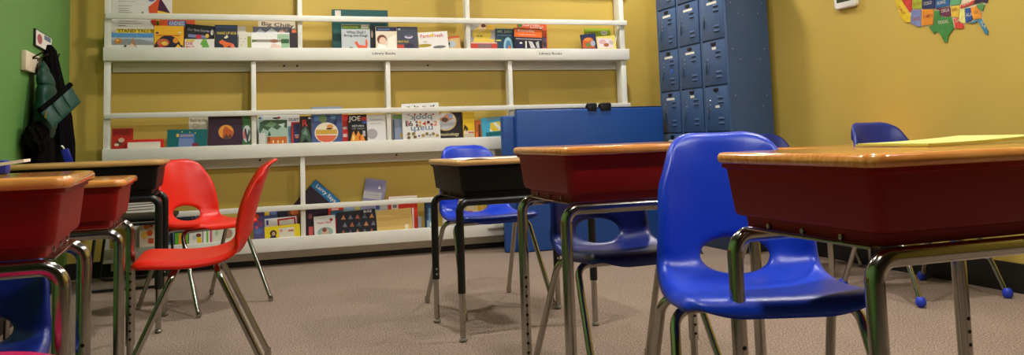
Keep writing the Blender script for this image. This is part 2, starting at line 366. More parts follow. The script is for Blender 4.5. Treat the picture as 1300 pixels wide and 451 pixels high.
book(0, 368.2, 377, 37, 0, (40, 26, 30), 'dark narrow book with an orange top beside the post', [('r', 370.5, 37.5, 376.5, 41.5, (222, 110, 46))], group=G1)
book(0, 422, 493, 12, 3, (16, 82, 80), 'very large dark teal folder standing behind the squirrel book', [('r', 425.5, 12.8, 433, 21, (222, 214, 196)), ('r', 470, 27, 491, 60, (12, 56, 60))], group=G1, thick=.016, name='big_book')
book(0, 433.8, 470, 30.5, 0, (196, 202, 204), 'grey book titled What Shall I Bring the King with orange squirrel', [('r', 434, 31, 469.6, 37, (66, 122, 34)), ('t', 'PAIRED READERS', 435.5, 455, 35, 2.2, (226, 214, 60)), ('r', 458.5, 31.2, 468, 36, (216, 206, 186)), ('t', 'What Shall I', 440, 464, 42.5, 3.6, K), ('t', 'Bring the King?', 437, 467, 47, 3.6, K),
    ('p', [(450, 54), (453, 52), (456, 57), (464, 58), (464, 51), (466, 49), (467, 56), (466, 61), (455, 61)], (228, 92, 50)), ('e', 446, 60.5, 2.6, 1, (110, 120, 70))], group=G1)
book(0, 467, 479, 33, 1, (18, 16, 22), 'black narrow book with a white curve between two front books', [('e', 472.5, 43, 1.2, 5, (176, 150, 130))], group=G1)
book(0, 477.2, 504, 33.5, 0, (236, 222, 196), 'cream portrait book with a red haired child and navy header', [('r', 477.5, 34, 503.7, 39.5, (22, 34, 72)), ('t', 'READERS', 480, 495, 38, 2, (120, 160, 210)), ('e', 485, 50, 6, 6, (116, 52, 36)), ('e', 486, 52, 4.4, 5, (238, 206, 180)), ('p', [(478, 62), (481, 55), (490, 58), (492, 62)], (250, 244, 236)), ('p', [(492, 61), (493, 48), (503, 44), (503, 61)], (246, 240, 224))], group=G1)
book(0, 504.6, 530.5, 33.8, 0, (66, 72, 88), 'dark grey book with a white swirl and yellow title', [('e', 519, 46.5, 5, 2.4, (214, 206, 222)), ('e', 519, 45.3, 4, 1.6, (96, 92, 120)), ('t', 'NIGHT RIDE', 505, 519, 54, 2.6, (226, 196, 40)), ('r', 505, 56.5, 513, 61, (206, 70, 50)), ('e', 520, 58, 6, 3, (50, 44, 70)), ('e', 507, 37, 1.5, 1.2, (196, 200, 206))], group=G1)
book(0, 531.5, 569, 40.3, 0, (242, 238, 232), 'white book titled Farm Fresh in red letters', [('t', 'Farm Fresh', 534, 563, 48.3, 4.6, (206, 56, 44)), ('e', 548, 45, 2.6, 1.6, (238, 206, 60)), ('e', 538, 58, 10, 2.8, (176, 150, 40)), ('e', 558, 59.5, 8, 2.4, (110, 110, 110)), ('e', 540, 53, 3, 1.6, (224, 214, 200))], tilt=-4, group=G1)
book(0, 569, 584.5, 46, 1, (224, 96, 40), 'tan book with orange border leaning beside the middle post', [('p', [(569.5, 49), (584, 47.5), (587, 62), (569.5, 62)], (222, 186, 120)), ('e', 574, 56, 4, 5, (176, 196, 206)), ('e', 570, 55.5, 1, 2, (40, 36, 40))], tilt=-8, group=G1)
book(0, 597.5, 628.6, 29.5, 1, (176, 172, 170), 'grey and yellow book with a child drawing, My Dad', [('e', 612, 43, 12, 9, (238, 206, 70)), ('p', [(600, 54), (604, 46), (628, 50), (628, 54)], (240, 210, 80)), ('r', 618, 31, 628, 38, (226, 178, 60)), ('e', 612, 35, 4.4, 4.4, (236, 206, 160)), ('e', 614, 32.4, 3, 2.2, (96, 40, 30)), ('t', 'my Dad', 605.5, 613, 47.5, 4.2, (70, 60, 40))], group=G1)
book(0, 598, 631.5, 53.5, 0, (204, 64, 40), 'low red book lying under the yellow child drawing book', [('r', 598.3, 53.8, 631, 55, (240, 236, 224)), ('r', 607, 56, 624, 61, (140, 110, 110))], group=G1)
book(0, 629.4, 656, 36.3, 1, (30, 72, 96), 'teal book titled Mr Easy with a pale arch', [('t', 'MR. EASY', 632, 651, 41.5, 3.6, (176, 190, 150)), ('t', 'something else', 632, 649, 46, 2.6, (130, 170, 190)), ('r', 630, 50.5, 636.5, 52, (236, 230, 110)), ('e', 645.5, 60, 5.4, 13, (160, 206, 220)), ('e', 645.5, 61, 3.2, 10, (70, 130, 170)), ('e', 647, 60, 1.6, 2, (220, 110, 60))], group=G1)
book(0, 653, 689, 36, 0, (28, 24, 40), 'orange topped book titled Everyday with black and white photo', [('r', 653.2, 36.2, 688.5, 48, (240, 108, 34)), ('t', 'Everyday', 658, 679, 40.8, 4.2, (250, 226, 206)), ('t', 'Opportunities', 658, 681, 45, 3, (248, 190, 150)), ('r', 655, 48.3, 688, 51, (170, 160, 170)), ('r', 655, 52, 664, 61, (26, 26, 76)), ('e', 661.5, 54.5, 1.8, 1.1, W_), ('r', 667, 52, 669, 61, W_), ('p', [(671, 52), (676, 53), (680, 61), (674, 61)], (210, 206, 206)), ('p', [(680, 54), (684, 52), (685, 61), (682, 61)], (190, 190, 190))], tilt=2, group=G1)
book(0, 657.5, 695, 29.5, 1, (238, 98, 52), 'orange book with white words Read Online and a green square', [('r', 658, 30.5, 663, 34.5, (76, 146, 80)), ('t', 'Read Online', 664, 686, 33, 2.6, W_), ('t', 'Living!', 674, 690, 36.5, 4, W_), ('r', 689, 47, 694.5, 61, (96, 80, 110)), ('e', 692, 56, 2.4, 3, (60, 60, 50))], group=G1)
book(0, 743, 776, 36, 1, (158, 182, 40), 'lime green book with a white oval near the shelf end', [('e', 767.3, 41.5, 4.2, 2.6, (242, 240, 230)), ('t', 'eco', 764.8, 769.8, 42.5, 1.8, (60, 50, 110)), ('t', 'TTT', 747.5, 757, 43.5, 3.2, (120, 86, 40))], group=G1)
book(0, 738.5, 757.5, 43, 0, (44, 48, 84), 'small tilted book with dark blue top and orange scene', [('p', [(740, 51), (753, 49), (756, 61), (740, 61)], (206, 92, 44)), ('e', 747, 50, 5, 3, (226, 140, 70)), ('e', 753, 55, 2.5, 4, (180, 180, 196)), ('r', 744, 55, 750, 59, (96, 140, 70))], tilt=-6, group=G1)
book(0, 758, 782, 45.6, 0, (240, 222, 110), 'small yellow and white book with pink art at the shelf end', [('p', [(759, 48), (777, 49), (780, 61), (760, 61)], (238, 222, 222)), ('e', 765, 53, 4, 3.4, (226, 178, 180)), ('e', 770, 57, 3, 2.6, (176, 104, 60)), ('e', 776, 54, 2.6, 3, (206, 190, 190))], tilt=-5, group=G1)
# ---- middle shelf
book(1, 141.8, 168.8, 163, 1, (198, 44, 26), 'red book with dark red title at the left end of the middle shelf', [('t', 'HOLIDAY', 144, 166, 168.5, 3.6, (126, 36, 26)), ('t', 'STORIES', 144, 166, 173, 3.6, (126, 36, 26)), ('e', 151, 182, 5, 4, (110, 60, 50)), ('e', 154, 178, 4, 3, (226, 190, 160)), ('e', 148, 184, 3, 2, (236, 206, 180))], group=G2)
book(1, 160.5, 208, 177, 0, (222, 42, 24), 'low red folder with a white card on its front', [('r', 162, 181, 203.5, 190, (232, 226, 208))], group=G2)
book(1, 212, 263, 164.3, 0, (14, 104, 106), 'wide teal book with a blue patch and small yellow stars', [('p', [(228, 170), (247, 169), (247, 186), (226, 187)], (76, 116, 190)), ('r', 227, 176, 245, 187, (120, 140, 190)), ('t', 'DISCOVERY', 229, 246, 173.7, 2.4, (230, 190, 60)), ('e', 225.5, 172, 2, 2.4, (226, 190, 90)), ('e', 231, 167.5, .8, .8, (220, 210, 120)), ('e', 241, 168, .8, .8, (220, 210, 120)), ('e', 248, 169, .8, .8, (220, 210, 120)), ('r', 244, 182, 252, 186, (130, 40, 60))], tilt=1, group=G2)
book(1, 239.5, 264, 148, 1, (224, 216, 196), 'cream book with thin grey title behind the teal book', [('t', 'Back to the', 241.5, 262, 155, 3.8, (130, 122, 108)), ('e', 248, 160, 3.8, 3.4, (196, 182, 150)), ('e', 248, 160, 2.6, 2.2, (224, 216, 196))], group=G2)
book(1, 264.3, 307.8, 147, 0, (62, 36, 58), 'dark plum book with an orange moon circle', [('e', 287, 167.5, 9.6, 9.2, (236, 160, 60)), ('p', [(283, 165), (286, 160), (290, 163), (296, 167), (296, 172), (292, 176), (282, 176), (283, 170)], (196, 92, 40)), ('p', [(283, 176.5), (287, 170), (290, 173), (293, 170), (294, 174), (288, 177)], (96, 66, 46))], group=G2)
book(1, 308, 318, 147, 0, (66, 120, 62), 'narrow book, green above and patterned white below', [('e', 313.5, 170, 5.2, 11, (214, 210, 214)), ('r', 308.5, 167, 312, 176, (206, 120, 120)), ('p', [(313, 176), (316, 163), (318, 168), (315, 178)], (60, 90, 70)), ('p', [(310, 165), (312, 162), (316, 182), (314, 182)], (60, 50, 60))], group=G2)
book(1, 326.5, 380, 139.5, 2, (226, 226, 224), 'white and blue sea book titled Dust behind the jungle book', [('r', 324.5, 142, 334, 185, (190, 206, 214)), ('e', 327, 149, 2, 1.4, (226, 206, 60)), ('e', 330, 150, 2, 1.4, (96, 110, 150)), ('e', 351, 150, 5, 1.2, (60, 70, 60)), ('e', 354, 149, 1.6, 1.1, (200, 60, 60)), ('t', 'DUST', 366.5, 379, 153.8, 3.2, (60, 60, 90)), ('r', 366, 160, 372, 185, (120, 180, 206))], group=G2)
book(1, 328.5, 365, 152, 0, (168, 196, 178), 'jungle book with dark green leaves and an orange base', [('p', [(328.8, 165), (330, 156), (336, 152.5), (364.5, 152.3), (364.5, 163), (358, 160), (352, 165), (345, 161), (340, 166), (334, 163), (330, 170)], (66, 98, 66)), ('p', [(336, 160), (344, 154), (352, 157), (346, 162)], (120, 150, 110)), ('p', [(353, 158), (362, 156), (360, 162)], (206, 220, 210)), ('p', [(340, 173), (342, 166), (344, 172)], (40, 80, 50)), ('r', 328.8, 169, 337, 187, (216, 214, 206)), ('r', 339, 174, 364.5, 187, (206, 112, 46)),
    ('e', 347, 180, 1, 2, (240, 214, 160)), ('e', 353, 180, 1, 2, (240, 214, 160)), ('e', 359, 180, 1, 2, (240, 214, 160)), ('r', 340, 174, 343, 180, (150, 70, 36))], group=G2)
book(1, 370, 380.5, 155, 1, (206, 44, 44), 'narrow red framed book with a dark blue picture', [('r', 372.5, 157, 380.2, 187, (40, 50, 96)), ('e', 377, 174, 2.4, 1.6, (222, 130, 70)), ('r', 374, 171, 380, 172, (196, 180, 190))], group=G2)
book(1, 380.8, 395.3, 147.5, 0, (24, 24, 24), 'narrow black book with a red letter above green plants', [('t', 'R', 384, 391, 160.5, 8, (222, 60, 40)), ('e', 393, 150, 1.6, 1.2, W_), ('p', [(381, 184), (383, 165), (388, 160), (392, 166), (395, 176), (394, 183), (388, 175)], (70, 96, 78)), ('p', [(384, 170), (388, 163), (391, 172)], (120, 150, 130)), ('r', 385, 181, 393, 186, (60, 90, 60))], group=G2)
book(1, 395.6, 434.5, 135.5, 0, (74, 92, 144), 'blue book with a large round yellow and red picture', [('r', 396, 136, 434, 146, (150, 160, 180)), ('r', 399, 146.5, 407, 154, (96, 140, 200)), ('r', 420, 146.5, 426, 151, (110, 150, 200)), ('e', 410, 151, 5, 5, (130, 160, 96)), ('e', 414.5, 168.5, 14.8, 13.5, (240, 226, 196)), ('r', 401, 165, 428, 170, (214, 170, 66)), ('p', [(401, 172), (428, 172), (424, 178), (415, 182), (405, 178)], (226, 110, 72)), ('e', 419, 161, 4, 3, (226, 150, 70)), ('e', 418, 163.5, 4, 1, (60, 40, 40)), ('p', [(423, 156), (428, 150), (427, 160)], (40, 50, 90))], group=G2)
book(1, 435, 442, 145.5, 1, (212, 52, 42), 'thin red spined book beside the black fire book', [('r', 435.5, 161, 441, 164, (236, 200, 196)), ('r', 435.5, 170, 441, 174, (236, 200, 196))], group=G2)
book(1, 442.2, 466, 145.5, 0, (20, 19, 20), 'black book with white letters JOE over orange flames', [('t', 'JOE', 442.8, 458, 155.5, 7.6, W_), ('r', 458.5, 148.5, 465.7, 153, (206, 50, 46)), ('r', 460, 153, 465.7, 157, (60, 80, 140)), ('t', 'RETURN', 447, 462, 161.3, 2.2, (206, 206, 206)), ('t', 'OF HIGH', 447, 463, 164.6, 2.2, (150, 150, 150)), ('p', [(445, 180), (447, 171), (449, 166), (452, 173), (455, 166), (458, 172), (461, 170), (464, 180)], (232, 150, 50)), ('e', 449, 175, 1.6, 3.6, (250, 214, 120)), ('e', 457, 175, 1.4, 3.4, (206, 80, 40)), ('r', 460.5, 166, 464, 173, (190, 186, 186))], group=G2)
book(1, 466.3, 490, 145.5, 0, (230, 228, 226), 'plain white sheet like book with a grey oval', [('e', 472.5, 170, 6.6, 7, (176, 170, 176)), ('r', 470, 151, 486, 152, (206, 204, 204)), ('r', 470, 156, 484, 157, (206, 204, 204))], tilt=-2, group=G2)
book(1, 498.5, 512, 145, 1, (146, 160, 186), 'blue grey book half hidden right of the white post', [('r', 499, 145.5, 511.5, 151, (96, 120, 66)), ('r', 499, 152, 501.5, 180, (60, 70, 80)), ('e', 510, 172, 2, 3, (206, 170, 70))], group=G2)
book(1, 511, 558.5, 131, 0, (236, 234, 228), 'white upside down math book with numbers 6 4 2', [('t', 'a b c d', 516, 552, 137, 2.4, (40, 38, 40)), ('t', 'book', 521, 549, 154, 7, (120, 140, 160), 180), ('t', 'math', 522, 550, 168.5, 7.4, (120, 140, 170), 180), ('t', '6', 519.5, 524.5, 160.5, 6.5, K), ('t', '4', 536.5, 541.5, 160, 6, (206, 70, 40)), ('t', '2', 550.5, 555.5, 159.5, 6, (226, 120, 70)), ('r', 515, 153.5, 517, 160.5, K), ('r', 517.3, 153.5, 519, 160.5, (196, 40, 50))] +
    [('e', x, y, r, r, c) for x, y, r, c in ((519, 146, 1, (170, 50, 60)), (527, 145.5, 1.2, (196, 60, 50)), (534, 145, 1.2, (120, 40, 50)), (541, 144.7, 1.4, (170, 50, 60)), (550, 145, 1.2, (196, 60, 60)), (529, 155, 1.5, (150, 100, 60)), (529.5, 159, 1.5, (120, 60, 60)), (533.5, 155.5, 1.5, (226, 150, 70)), (533.5, 159.5, 1.5, (206, 170, 60)), (544, 155, 1.8, (120, 30, 50)), (548, 158, 1.5, (170, 40, 60)), (519, 170, 2, (140, 120, 50)), (519, 175, 2, (110, 90, 40)), (525, 170, 2.2, (150, 130, 60)), (527, 174, 2, (120, 96, 40)), (537, 172, 2, (170, 140, 60)), (542, 170, 2, (130, 110, 50)), (550, 170, 2, (150, 120, 50)), (555, 172, 2, (180, 150, 70)), (532, 172.5, 1.3, (110, 90, 150)), (546, 171.5, 1.2, (130, 110, 160)))], tilt=-1.5, group=G2)
book(1, 556, 587.5, 142.5, 1, (36, 34, 42), 'black book with a cream script title and round dial', [('e', 566, 154, 13.5, 12.5, (226, 190, 110)), ('e', 566, 154, 12, 11, (206, 208, 214)), ('p', [(556.5, 152), (568, 144), (576, 150), (566, 156)], (200, 140, 110)), ('e', 565, 152, 4, 3, (96, 70, 60)), ('e', 572, 147, 3, 3, (140, 160, 196)), ('t', 'musicology', 559, 583, 174, 5.4, (240, 224, 170)), ('r', 580, 144, 587, 150, (20, 18, 24))], group=G2)
book(1, 588.3, 602.5, 142.5, 0, (238, 192, 36), 'yellow book with a black branch near its base', [('p', [(588.6, 167), (590, 158), (593, 161), (595, 164), (591, 168), (592, 163)], (30, 26, 20)), ('r', 589, 166.5, 602, 170, (226, 206, 190)), ('r', 595, 167.5, 602, 169, (206, 90, 50)), ('r', 589, 170, 602, 175, (206, 196, 170))], group=G2)
book(1, 603.5, 611, 152.5, 0, (190, 96, 42), 'thin brown orange book beside the light blue one', [('r', 607.5, 158, 610.8, 176, (90, 50, 40)), ('r', 604, 168, 607, 176, (220, 120, 50))], group=G2)
book(1, 612, 640, 148.8, 0, (70, 172, 206), 'light blue book with yellow and white shapes leaning left', [('p', [(623, 156), (635, 154), (638, 166), (622, 167)], (236, 206, 60)), ('p', [(626, 156), (630, 155), (637, 163), (634, 166)], (240, 238, 226)), ('p', [(622, 163), (626, 167), (622, 167)], (240, 238, 226)), ('r', 619, 150, 634, 151.5, (120, 150, 150)), ('r', 617, 168.5, 638, 171, (30, 110, 110))], tilt=-4, group=G2)
# ---- bottom shelf
book(2, 177, 196, 281, 0, (238, 214, 190), 'cream book with orange and yellow drawing seen under the black desk', [('e', 186, 288, 4, 3.4, (226, 120, 50)), ('e', 190, 296, 4, 4, (222, 90, 40)), ('e', 183, 299, 4, 5, (240, 190, 70)), ('r', 188, 303, 195, 309, (206, 80, 40)), ('e', 192, 287, 2, 2, (190, 40, 40))], group=G3)
book(2, 204, 221, 288, 0, (96, 120, 160), 'small slate blue book left of the green and orange one', [('r', 206, 300, 219, 308, (50, 56, 76)), ('e', 212, 295, 4, 3, (140, 160, 190))], group=G3)
book(2, 222, 239, 296, 0, (96, 170, 44), 'low green and orange book below the red chair', [('r', 227, 297, 236, 312, (236, 150, 30))], group=G3)
book(2, 214, 262, 269.5, 2, (44, 48, 66), 'dark blue speckled book seen through the oval chair opening', [('e', 219+5*i, 274+(i*7) % 4, 1.2, 1, ((120, 126, 150), (150, 90, 90), (90, 110, 140))[i % 3]) for i in range(9)], group=G3)
book(2, 240, 257, 290, 0, (224, 222, 210), 'white book with a brown bug on a yellow flower', [('e', 252, 299, 3.6, 2.6, (120, 56, 40)), ('r', 250, 301.5, 256, 310, (222, 190, 40)), ('e', 247, 302, 3, 3, (190, 200, 190))], group=G3)
book(2, 258, 269, 292, 0, (240, 240, 234), 'narrow white book with green stripe and pink spine', [('r', 262, 292.5, 264.5, 308, (120, 190, 60)), ('r', 266.5, 291, 268.8, 308, (206, 50, 120))], group=G3)
book(2, 269.5, 299, 286, 0, (220, 220, 200), 'pale green book with a speckled brown ball', [('e', 289, 297, 6.4, 6.4, (176, 140, 110)), ('e', 287, 295, 3, 3, (200, 166, 136)), ('e', 275, 296, 2.4, 4, (180, 200, 160))], group=G3)
book(2, 322, 336, 268, 0, (86, 80, 132), 'purple book with blue and red blobs behind the red chair', [('e', 325, 275, 4, 3.4, (222, 70, 40)), ('e', 330, 284, 4, 4, (140, 70, 110)), ('e', 328, 294, 5, 4, (90, 110, 170)), ('e', 326, 289, 2, 2, (196, 90, 110))], group=G3)
book(2, 329, 353, 265, 2, (80, 96, 150), 'blue book with yellow top behind the framed white one', [('r', 331, 268, 342, 274, (222, 190, 60)), ('e', 347, 271, 4, 3, (110, 130, 190))], group=G3)
book(2, 352, 366, 266.5, 2, (40, 44, 60), 'dark slate book standing right of the blue and yellow book', [], group=G3)
book(2, 336.5, 377, 276.5, 1, (226, 222, 220), 'white book with a dark red frame and heart', [('p', [(352, 278.5), (375, 275.5), (376.5, 290), (353, 291)], (170, 30, 44)), ('p', [(354.5, 280.5), (373, 278), (374, 288), (355, 289)], (226, 218, 210)), ('p', [(354, 286), (361, 286), (357.5, 290)], (196, 30, 44)), ('r', 338, 280, 341, 286, (60, 60, 150))], tilt=-2, group=G3)
book(2, 336, 381, 286.5, 0, (242, 216, 30), 'bright yellow magazine with a small portrait and white panel', [('e', 347, 296.5, 4, 4.6, (40, 34, 40)), ('e', 347.3, 297, 2.2, 2.8, (206, 160, 130)), ('r', 343, 300.5, 351, 306, (40, 40, 60)), ('r', 354, 290, 374, 303, (226, 218, 196)), ('e', 357, 293, 2, 2, (222, 150, 140)), ('r', 366, 292, 373, 293.5, (180, 120, 100))], tilt=-2.5, group=G3, name='magazine', pages=False, cat='magazine')
book(2, 370, 414, 243, 3, (46, 34, 44), 'dark book tilted on its corner with a blue band lettered Larry', [], tilt=43, group=G3)
book(2, 366, 389, 263, 2, (108, 62, 40), 'dark brown book with orange shapes behind the yellow magazine', [('e', 374, 270, 5, 3.6, (206, 110, 50)), ('e', 383, 281, 4, 6, (60, 36, 34)), ('r', 379, 266, 388, 272, (176, 90, 50))], group=G3)
book(2, 388.3, 402, 266.5, 1, (40, 34, 44), 'narrow black book with a pink block at its foot', [('r', 392, 288, 398, 300, (232, 100, 100)), ('e', 394, 275, 2.4, 4, (120, 60, 60))], group=G3)
book(2, 398.8, 426, 274.3, 0, (230, 228, 222), 'white book with pale teal arcs and a small red title', [('t', 'Heart Beat', 403, 421, 285, 2.8, (206, 80, 80)), ('e', 420.5, 279, 2, 2, (150, 24, 40)), ('e', 413, 295, 9.5, 7.5, (150, 180, 176)), ('e', 413, 295, 5, 5, (206, 176, 150)), ('e', 412, 292, 2.6, 3, (130, 76, 56))], tilt=-2, group=G3)
book(2, 417, 436, 260, 2, (204, 50, 40), 'red and blue book top behind the white heart book', [('r', 420, 268, 436, 276, (60, 110, 140)), ('r', 421, 265, 430, 267, (236, 190, 180))], group=G3)
book(2, 437, 458, 259.5, 2, (150, 176, 200), 'pale blue book top behind the dark grid book', [('r', 450, 262, 457, 268, (206, 190, 120))], group=G3)
book(2, 428, 477.5, 267.5, 0, (34, 36, 46), 'dark book patterned with rows of small coloured creatures', [('p', [(433+9*i+(j % 2)*2, 298-9.5*j-i*.6), (436+9*i+(j % 2)*2, 292-9.5*j-i*.6), (439+9*i+(j % 2)*2, 298-9.5*j-i*.6)], ((170, 96, 70), (120, 120, 130), (196, 130, 90), (90, 100, 110))[(i*3+j) % 4]) for i in range(5) for j in range(3)] + [('t', 'BUGS', 462, 472, 270.5, 3, W_)], tilt=-3, group=G3)
book(2, 460, 487, 228, 3, (150, 146, 176), 'lilac tablet shaped book standing tall above the rail', [('r', 463, 229, 485, 242, (140, 138, 180)), ('r', 460.5, 242, 484, 254, (200, 196, 200)), ('p', [(480, 240), (482, 236), (484, 240)], W_), ('r', 464, 244, 481, 245, (170, 166, 176)), ('r', 464, 247, 481, 248, (170, 166, 176))], tilt=10, group=G3)
book(2, 476, 493, 258, 1, (176, 184, 200), 'pale grey book just left of the red backed one', [('r', 477, 261, 482, 266, (80, 90, 150)), ('r', 484, 260, 492, 266, (206, 206, 200))], group=G3)
book(2, 478.3, 523, 266, 0, (226, 190, 112), 'plain straw yellow book with a small label at its corner', [('r', 514, 285, 519, 293, (240, 230, 200)), ('r', 479, 276, 522, 277, (206, 168, 92)), ('r', 479, 282, 522, 284, (212, 176, 100))], tilt=-2, group=G3)
book(2, 493.5, 530.5, 249, 1, (216, 56, 36), 'red backed book with white card behind the straw yellow book', [('r', 493.6, 249, 530.4, 253, (226, 220, 208)), ('r', 497, 259, 506, 265.5, (226, 214, 206)), ('r', 499, 260.5, 504, 264, (120, 120, 110)), ('r', 523.3, 264, 526, 293, (236, 230, 220))], group=G3)
book(2, 531, 535.5, 275, 0, (150, 150, 160), 'very thin grey book right of the red one', [], group=G3)
book(2, 539.5, 556, 256, 0, (40, 72, 110), 'navy and white book at the left of the black desk leg', [('r', 539.8, 258, 542, 290, (20, 30, 50)), ('e', 552, 262, 3, 3.4, (206, 50, 40)), ('p', [(544, 265), (552, 262), (553, 280), (544, 285)], (110, 150, 180)), ('e', 549, 285, 3.4, 4, W_), ('r', 542, 280, 546, 290, (130, 170, 190))], group=G3)
book(2, 562, 591, 250, 0, (206, 206, 200), 'white book with red and orange dots behind the blue chair', [('e', 575, 255, 4, 3, (222, 90, 50)), ('e', 582, 262, 4, 3.4, (206, 60, 50)), ('e', 573, 263, 4, 3, (120, 150, 180)), ('e', 586, 256, 3, 3, (226, 150, 60)), ('e', 579, 269, 4, 2, (200, 60, 60))], group=G3)
book(2, 592, 619, 250, 0, (226, 206, 150), 'cream and yellow book behind the blue chair opening', [('p', [(606, 252), (610, 252), (612, 268), (607, 268)], (226, 170, 30)), ('e', 599, 261, 3, 6, (226, 214, 190)), ('r', 613, 255, 618, 270, (236, 190, 60)), ('r', 593, 268, 600, 272, (190, 60, 50))], group=G3)
book(2, 633, 657, 250, 0, (30, 62, 110), 'navy book with an orange and yellow strip near the blue mat', [('p', [(640, 252), (645, 252), (650, 265), (645, 265)], (196, 150, 60)), ('r', 647, 262, 651, 266, (206, 90, 50))], group=G3)
# Larry's blue band follows the tilted cover
lar = [o for o in COL.objects if o.get('label', '').endswith('lettered Larry')][0]
bb = [v.co for v in lar.data.vertices]; lw = max(v.x for v in bb); lh = max(v.z for v in bb)
bm = bmesh.new(); add_poly(bm, [(-lw+.001, -.0002, lh-.055), (lw-.001, -.0002, lh-.055), (lw-.001, -.0002, lh-.002), (-lw+.001, -.0002, lh-.002)], (0, -.0003, 0)); obj('title_band', bm, pc((40, 120, 176)), lar)
t = link('title_lettering', text_mesh('Larry Says', lw*1.5, .033), pc(W_), lar); t.location = (-lw*.72, -.0009, lh-.046)
bm = bmesh.new()
for i in range(5): add_poly(bm, [(-lw*.7+.05*i, -.0002, lh*.25+.02*(i % 2)), (-lw*.7+.05*i+.04, -.0002, lh*.25), (-lw*.7+.05*i+.02, -.0002, lh*.6)], (0, -.0003, 0))
obj('cover_picture', bm, pc((110, 60, 50)), lar)
# striped notebook seen between the desks
nb = book(2, 160, 196, 255.5, 1, (222, 216, 204), 'white notebook with dark lines behind the black chair', [('p', [(161, y+1.5), (195, y-1.2), (195, y-.3), (161, y+2.4)], (60, 58, 60)) for y in (259, 262.5, 266)], group=G3)

# ------------------------------------------------------------------ lockers
LX, LY, DW, ZB = 3.054, 4.601, .3048, .166
lk = empty('locker_bank', (LX+.158, LY+1.5*DW, 0), 0, 'blue steel locker bank, three columns of small doors, beside the right yellow wall', 'lockers')
lx, ly = LX-lk.location.x, LY-lk.location.y
ZT = ZB+6*DW
bm = bmesh.new(); add_box(bm, lx+.006, lx+.3155, ly, ly+3*DW, ZB-.004, ZT+.006, .002); obj('cabinet_body', bm, LOCK, lk)
bm = bmesh.new()
for i in range(4):
    yy = ly+i*DW+(0 if i == 0 else -.012 if i < 3 else -.024); add_box(bm, lx-.004, lx+.008, yy, yy+.024, ZB-.004, ZT+.006, .001, 1)
obj('face_frame', bm, LOCK, lk)
box('base_plinth', lx+.02, lx+.31, ly+.01, ly+3*DW-.01, .001, ZB-.0045, mat('locker_base', (40, 58, 84), .5), lk)
bm = bmesh.new()
for kk in range(6):
    for dy, dz in ((.03, .25), (.27, .25), (.085, .18), (.235, .18)):
        add_lathe(bm, [(0, -.0025), (.0035, -.0015), (.0045, 0)], 8, Matrix.Translation((lx+dy+.006, ly-.0003, ZB+kk*DW+dz-.02)) @ Matrix.Rotation(pi/2, 4, 'X') @ Matrix.Scale(-1, 4, (0, 0, 1)))
obj('rivet', bm, STEEL, lk)
dproto = None
for c in range(3):
    for r in range(6):
        ya, yb_ = ly+c*DW+.0245, ly+(c+1)*DW-.0125; z0, z1 = ZB+r*DW+.006, ZB+(r+1)*DW-.006
        if c == 2: yb_ = ly+3*DW-.0245
        w = yb_-ya; h = z1-z0
        if dproto is None or c == 2:
            pass
        def P(u, v): return (yb_-u*w, z0+v*h)   # u runs from the far (left) side to the near side
        d = box('door', lx-.005, lx+.004, ya, yb_, z0, z1, LOCK, lk, .0015)
        bm = bmesh.new()
        for v in (.74, .635, .27, .165):
            (a, za), (b, zb2) = P(.55, v), P(.80, v+.045)
            add_loft(bm, [[(lx-.0052, a, za), (lx-.0052, b, za), (lx-.0052, b, zb2), (lx-.0052, a, zb2)], [(lx-.012, a-.01, za), (lx-.012, b+.01, za), (lx-.007, b+.01, zb2-.004), (lx-.007, a-.01, zb2-.004)]])
        obj('louver', bm, LOCK, d)
        bm = bmesh.new()
        for v in (.74, .635, .27, .165):
            (a, za), (b, zb2) = P(.56, v-.022), P(.79, v); add_box(bm, lx-.0056, lx-.0049, b, a, za, zb2)
        obj('louver_slot', bm, LOCKD, d)
        bm = bmesh.new()
        (a, za), (b, zb2) = P(.06, .30), P(.15, .56); add_box(bm, lx-.009, lx-.0049, b, a, za, zb2, .003)
        (a, za), (b, zb2) = P(.10, .26), P(.14, .46); add_box(bm, lx-.016, lx-.0085, b, a, za, zb2, .003)
        obj('latch_handle', bm, mat('latch_grey', (70, 88, 108), .4), d)
        bm = bmesh.new()
        for v in (.50, .60, .70):
            a, z = P(.21, v); add_lathe(bm, [(0, .003), (.004, .002), (.005, 0)], 8, Matrix.Translation((lx-.005, a, z)) @ Matrix.Rotation(-pi/2, 4, 'Y'))
        obj('rivet', bm, STEEL, d)
        bm = bmesh.new()
        (a, za), (b, zb2) = P(.38, .895), P(.60, .965); add_box(bm, lx-.0065, lx-.0049, b, a, za, zb2, .002)
        (a, za), (b, zb2) = P(.45, .87), P(.53, .90); add_box(bm, lx-.0065, lx-.0049, b, a, za, zb2)
        obj('number_plate', bm, BLACK, d)
        small = (c, r) in ((0, 3), (1, 2), (0, 2))
        if (c, r) == (0, 2): (a, za), (b, zb2) = P(.44, .52), P(.62, .575)
        elif small: (a, za), (b, zb2) = P(.42, .80), P(.60, .86)
        else: (a, za), (b, zb2) = P(.28, .80), P(.72, .855)
        box('name_card', lx-.0066, lx-.0049, b, a, za, zb2, PAPER, d, 0)
        if (c, r) == (2, 3):
            bm = bmesh.new(); a, z = P(.66, .47); add_lathe(bm, [(0, .003), (.014, .002), (.014, 0)], 16, Matrix.Translation((lx-.005, a, z)) @ Matrix.Rotation(-pi/2, 4, 'Y'))
            obj('round_sticker', bm, mat('sticker_blue', (40, 90, 220), .4), d)

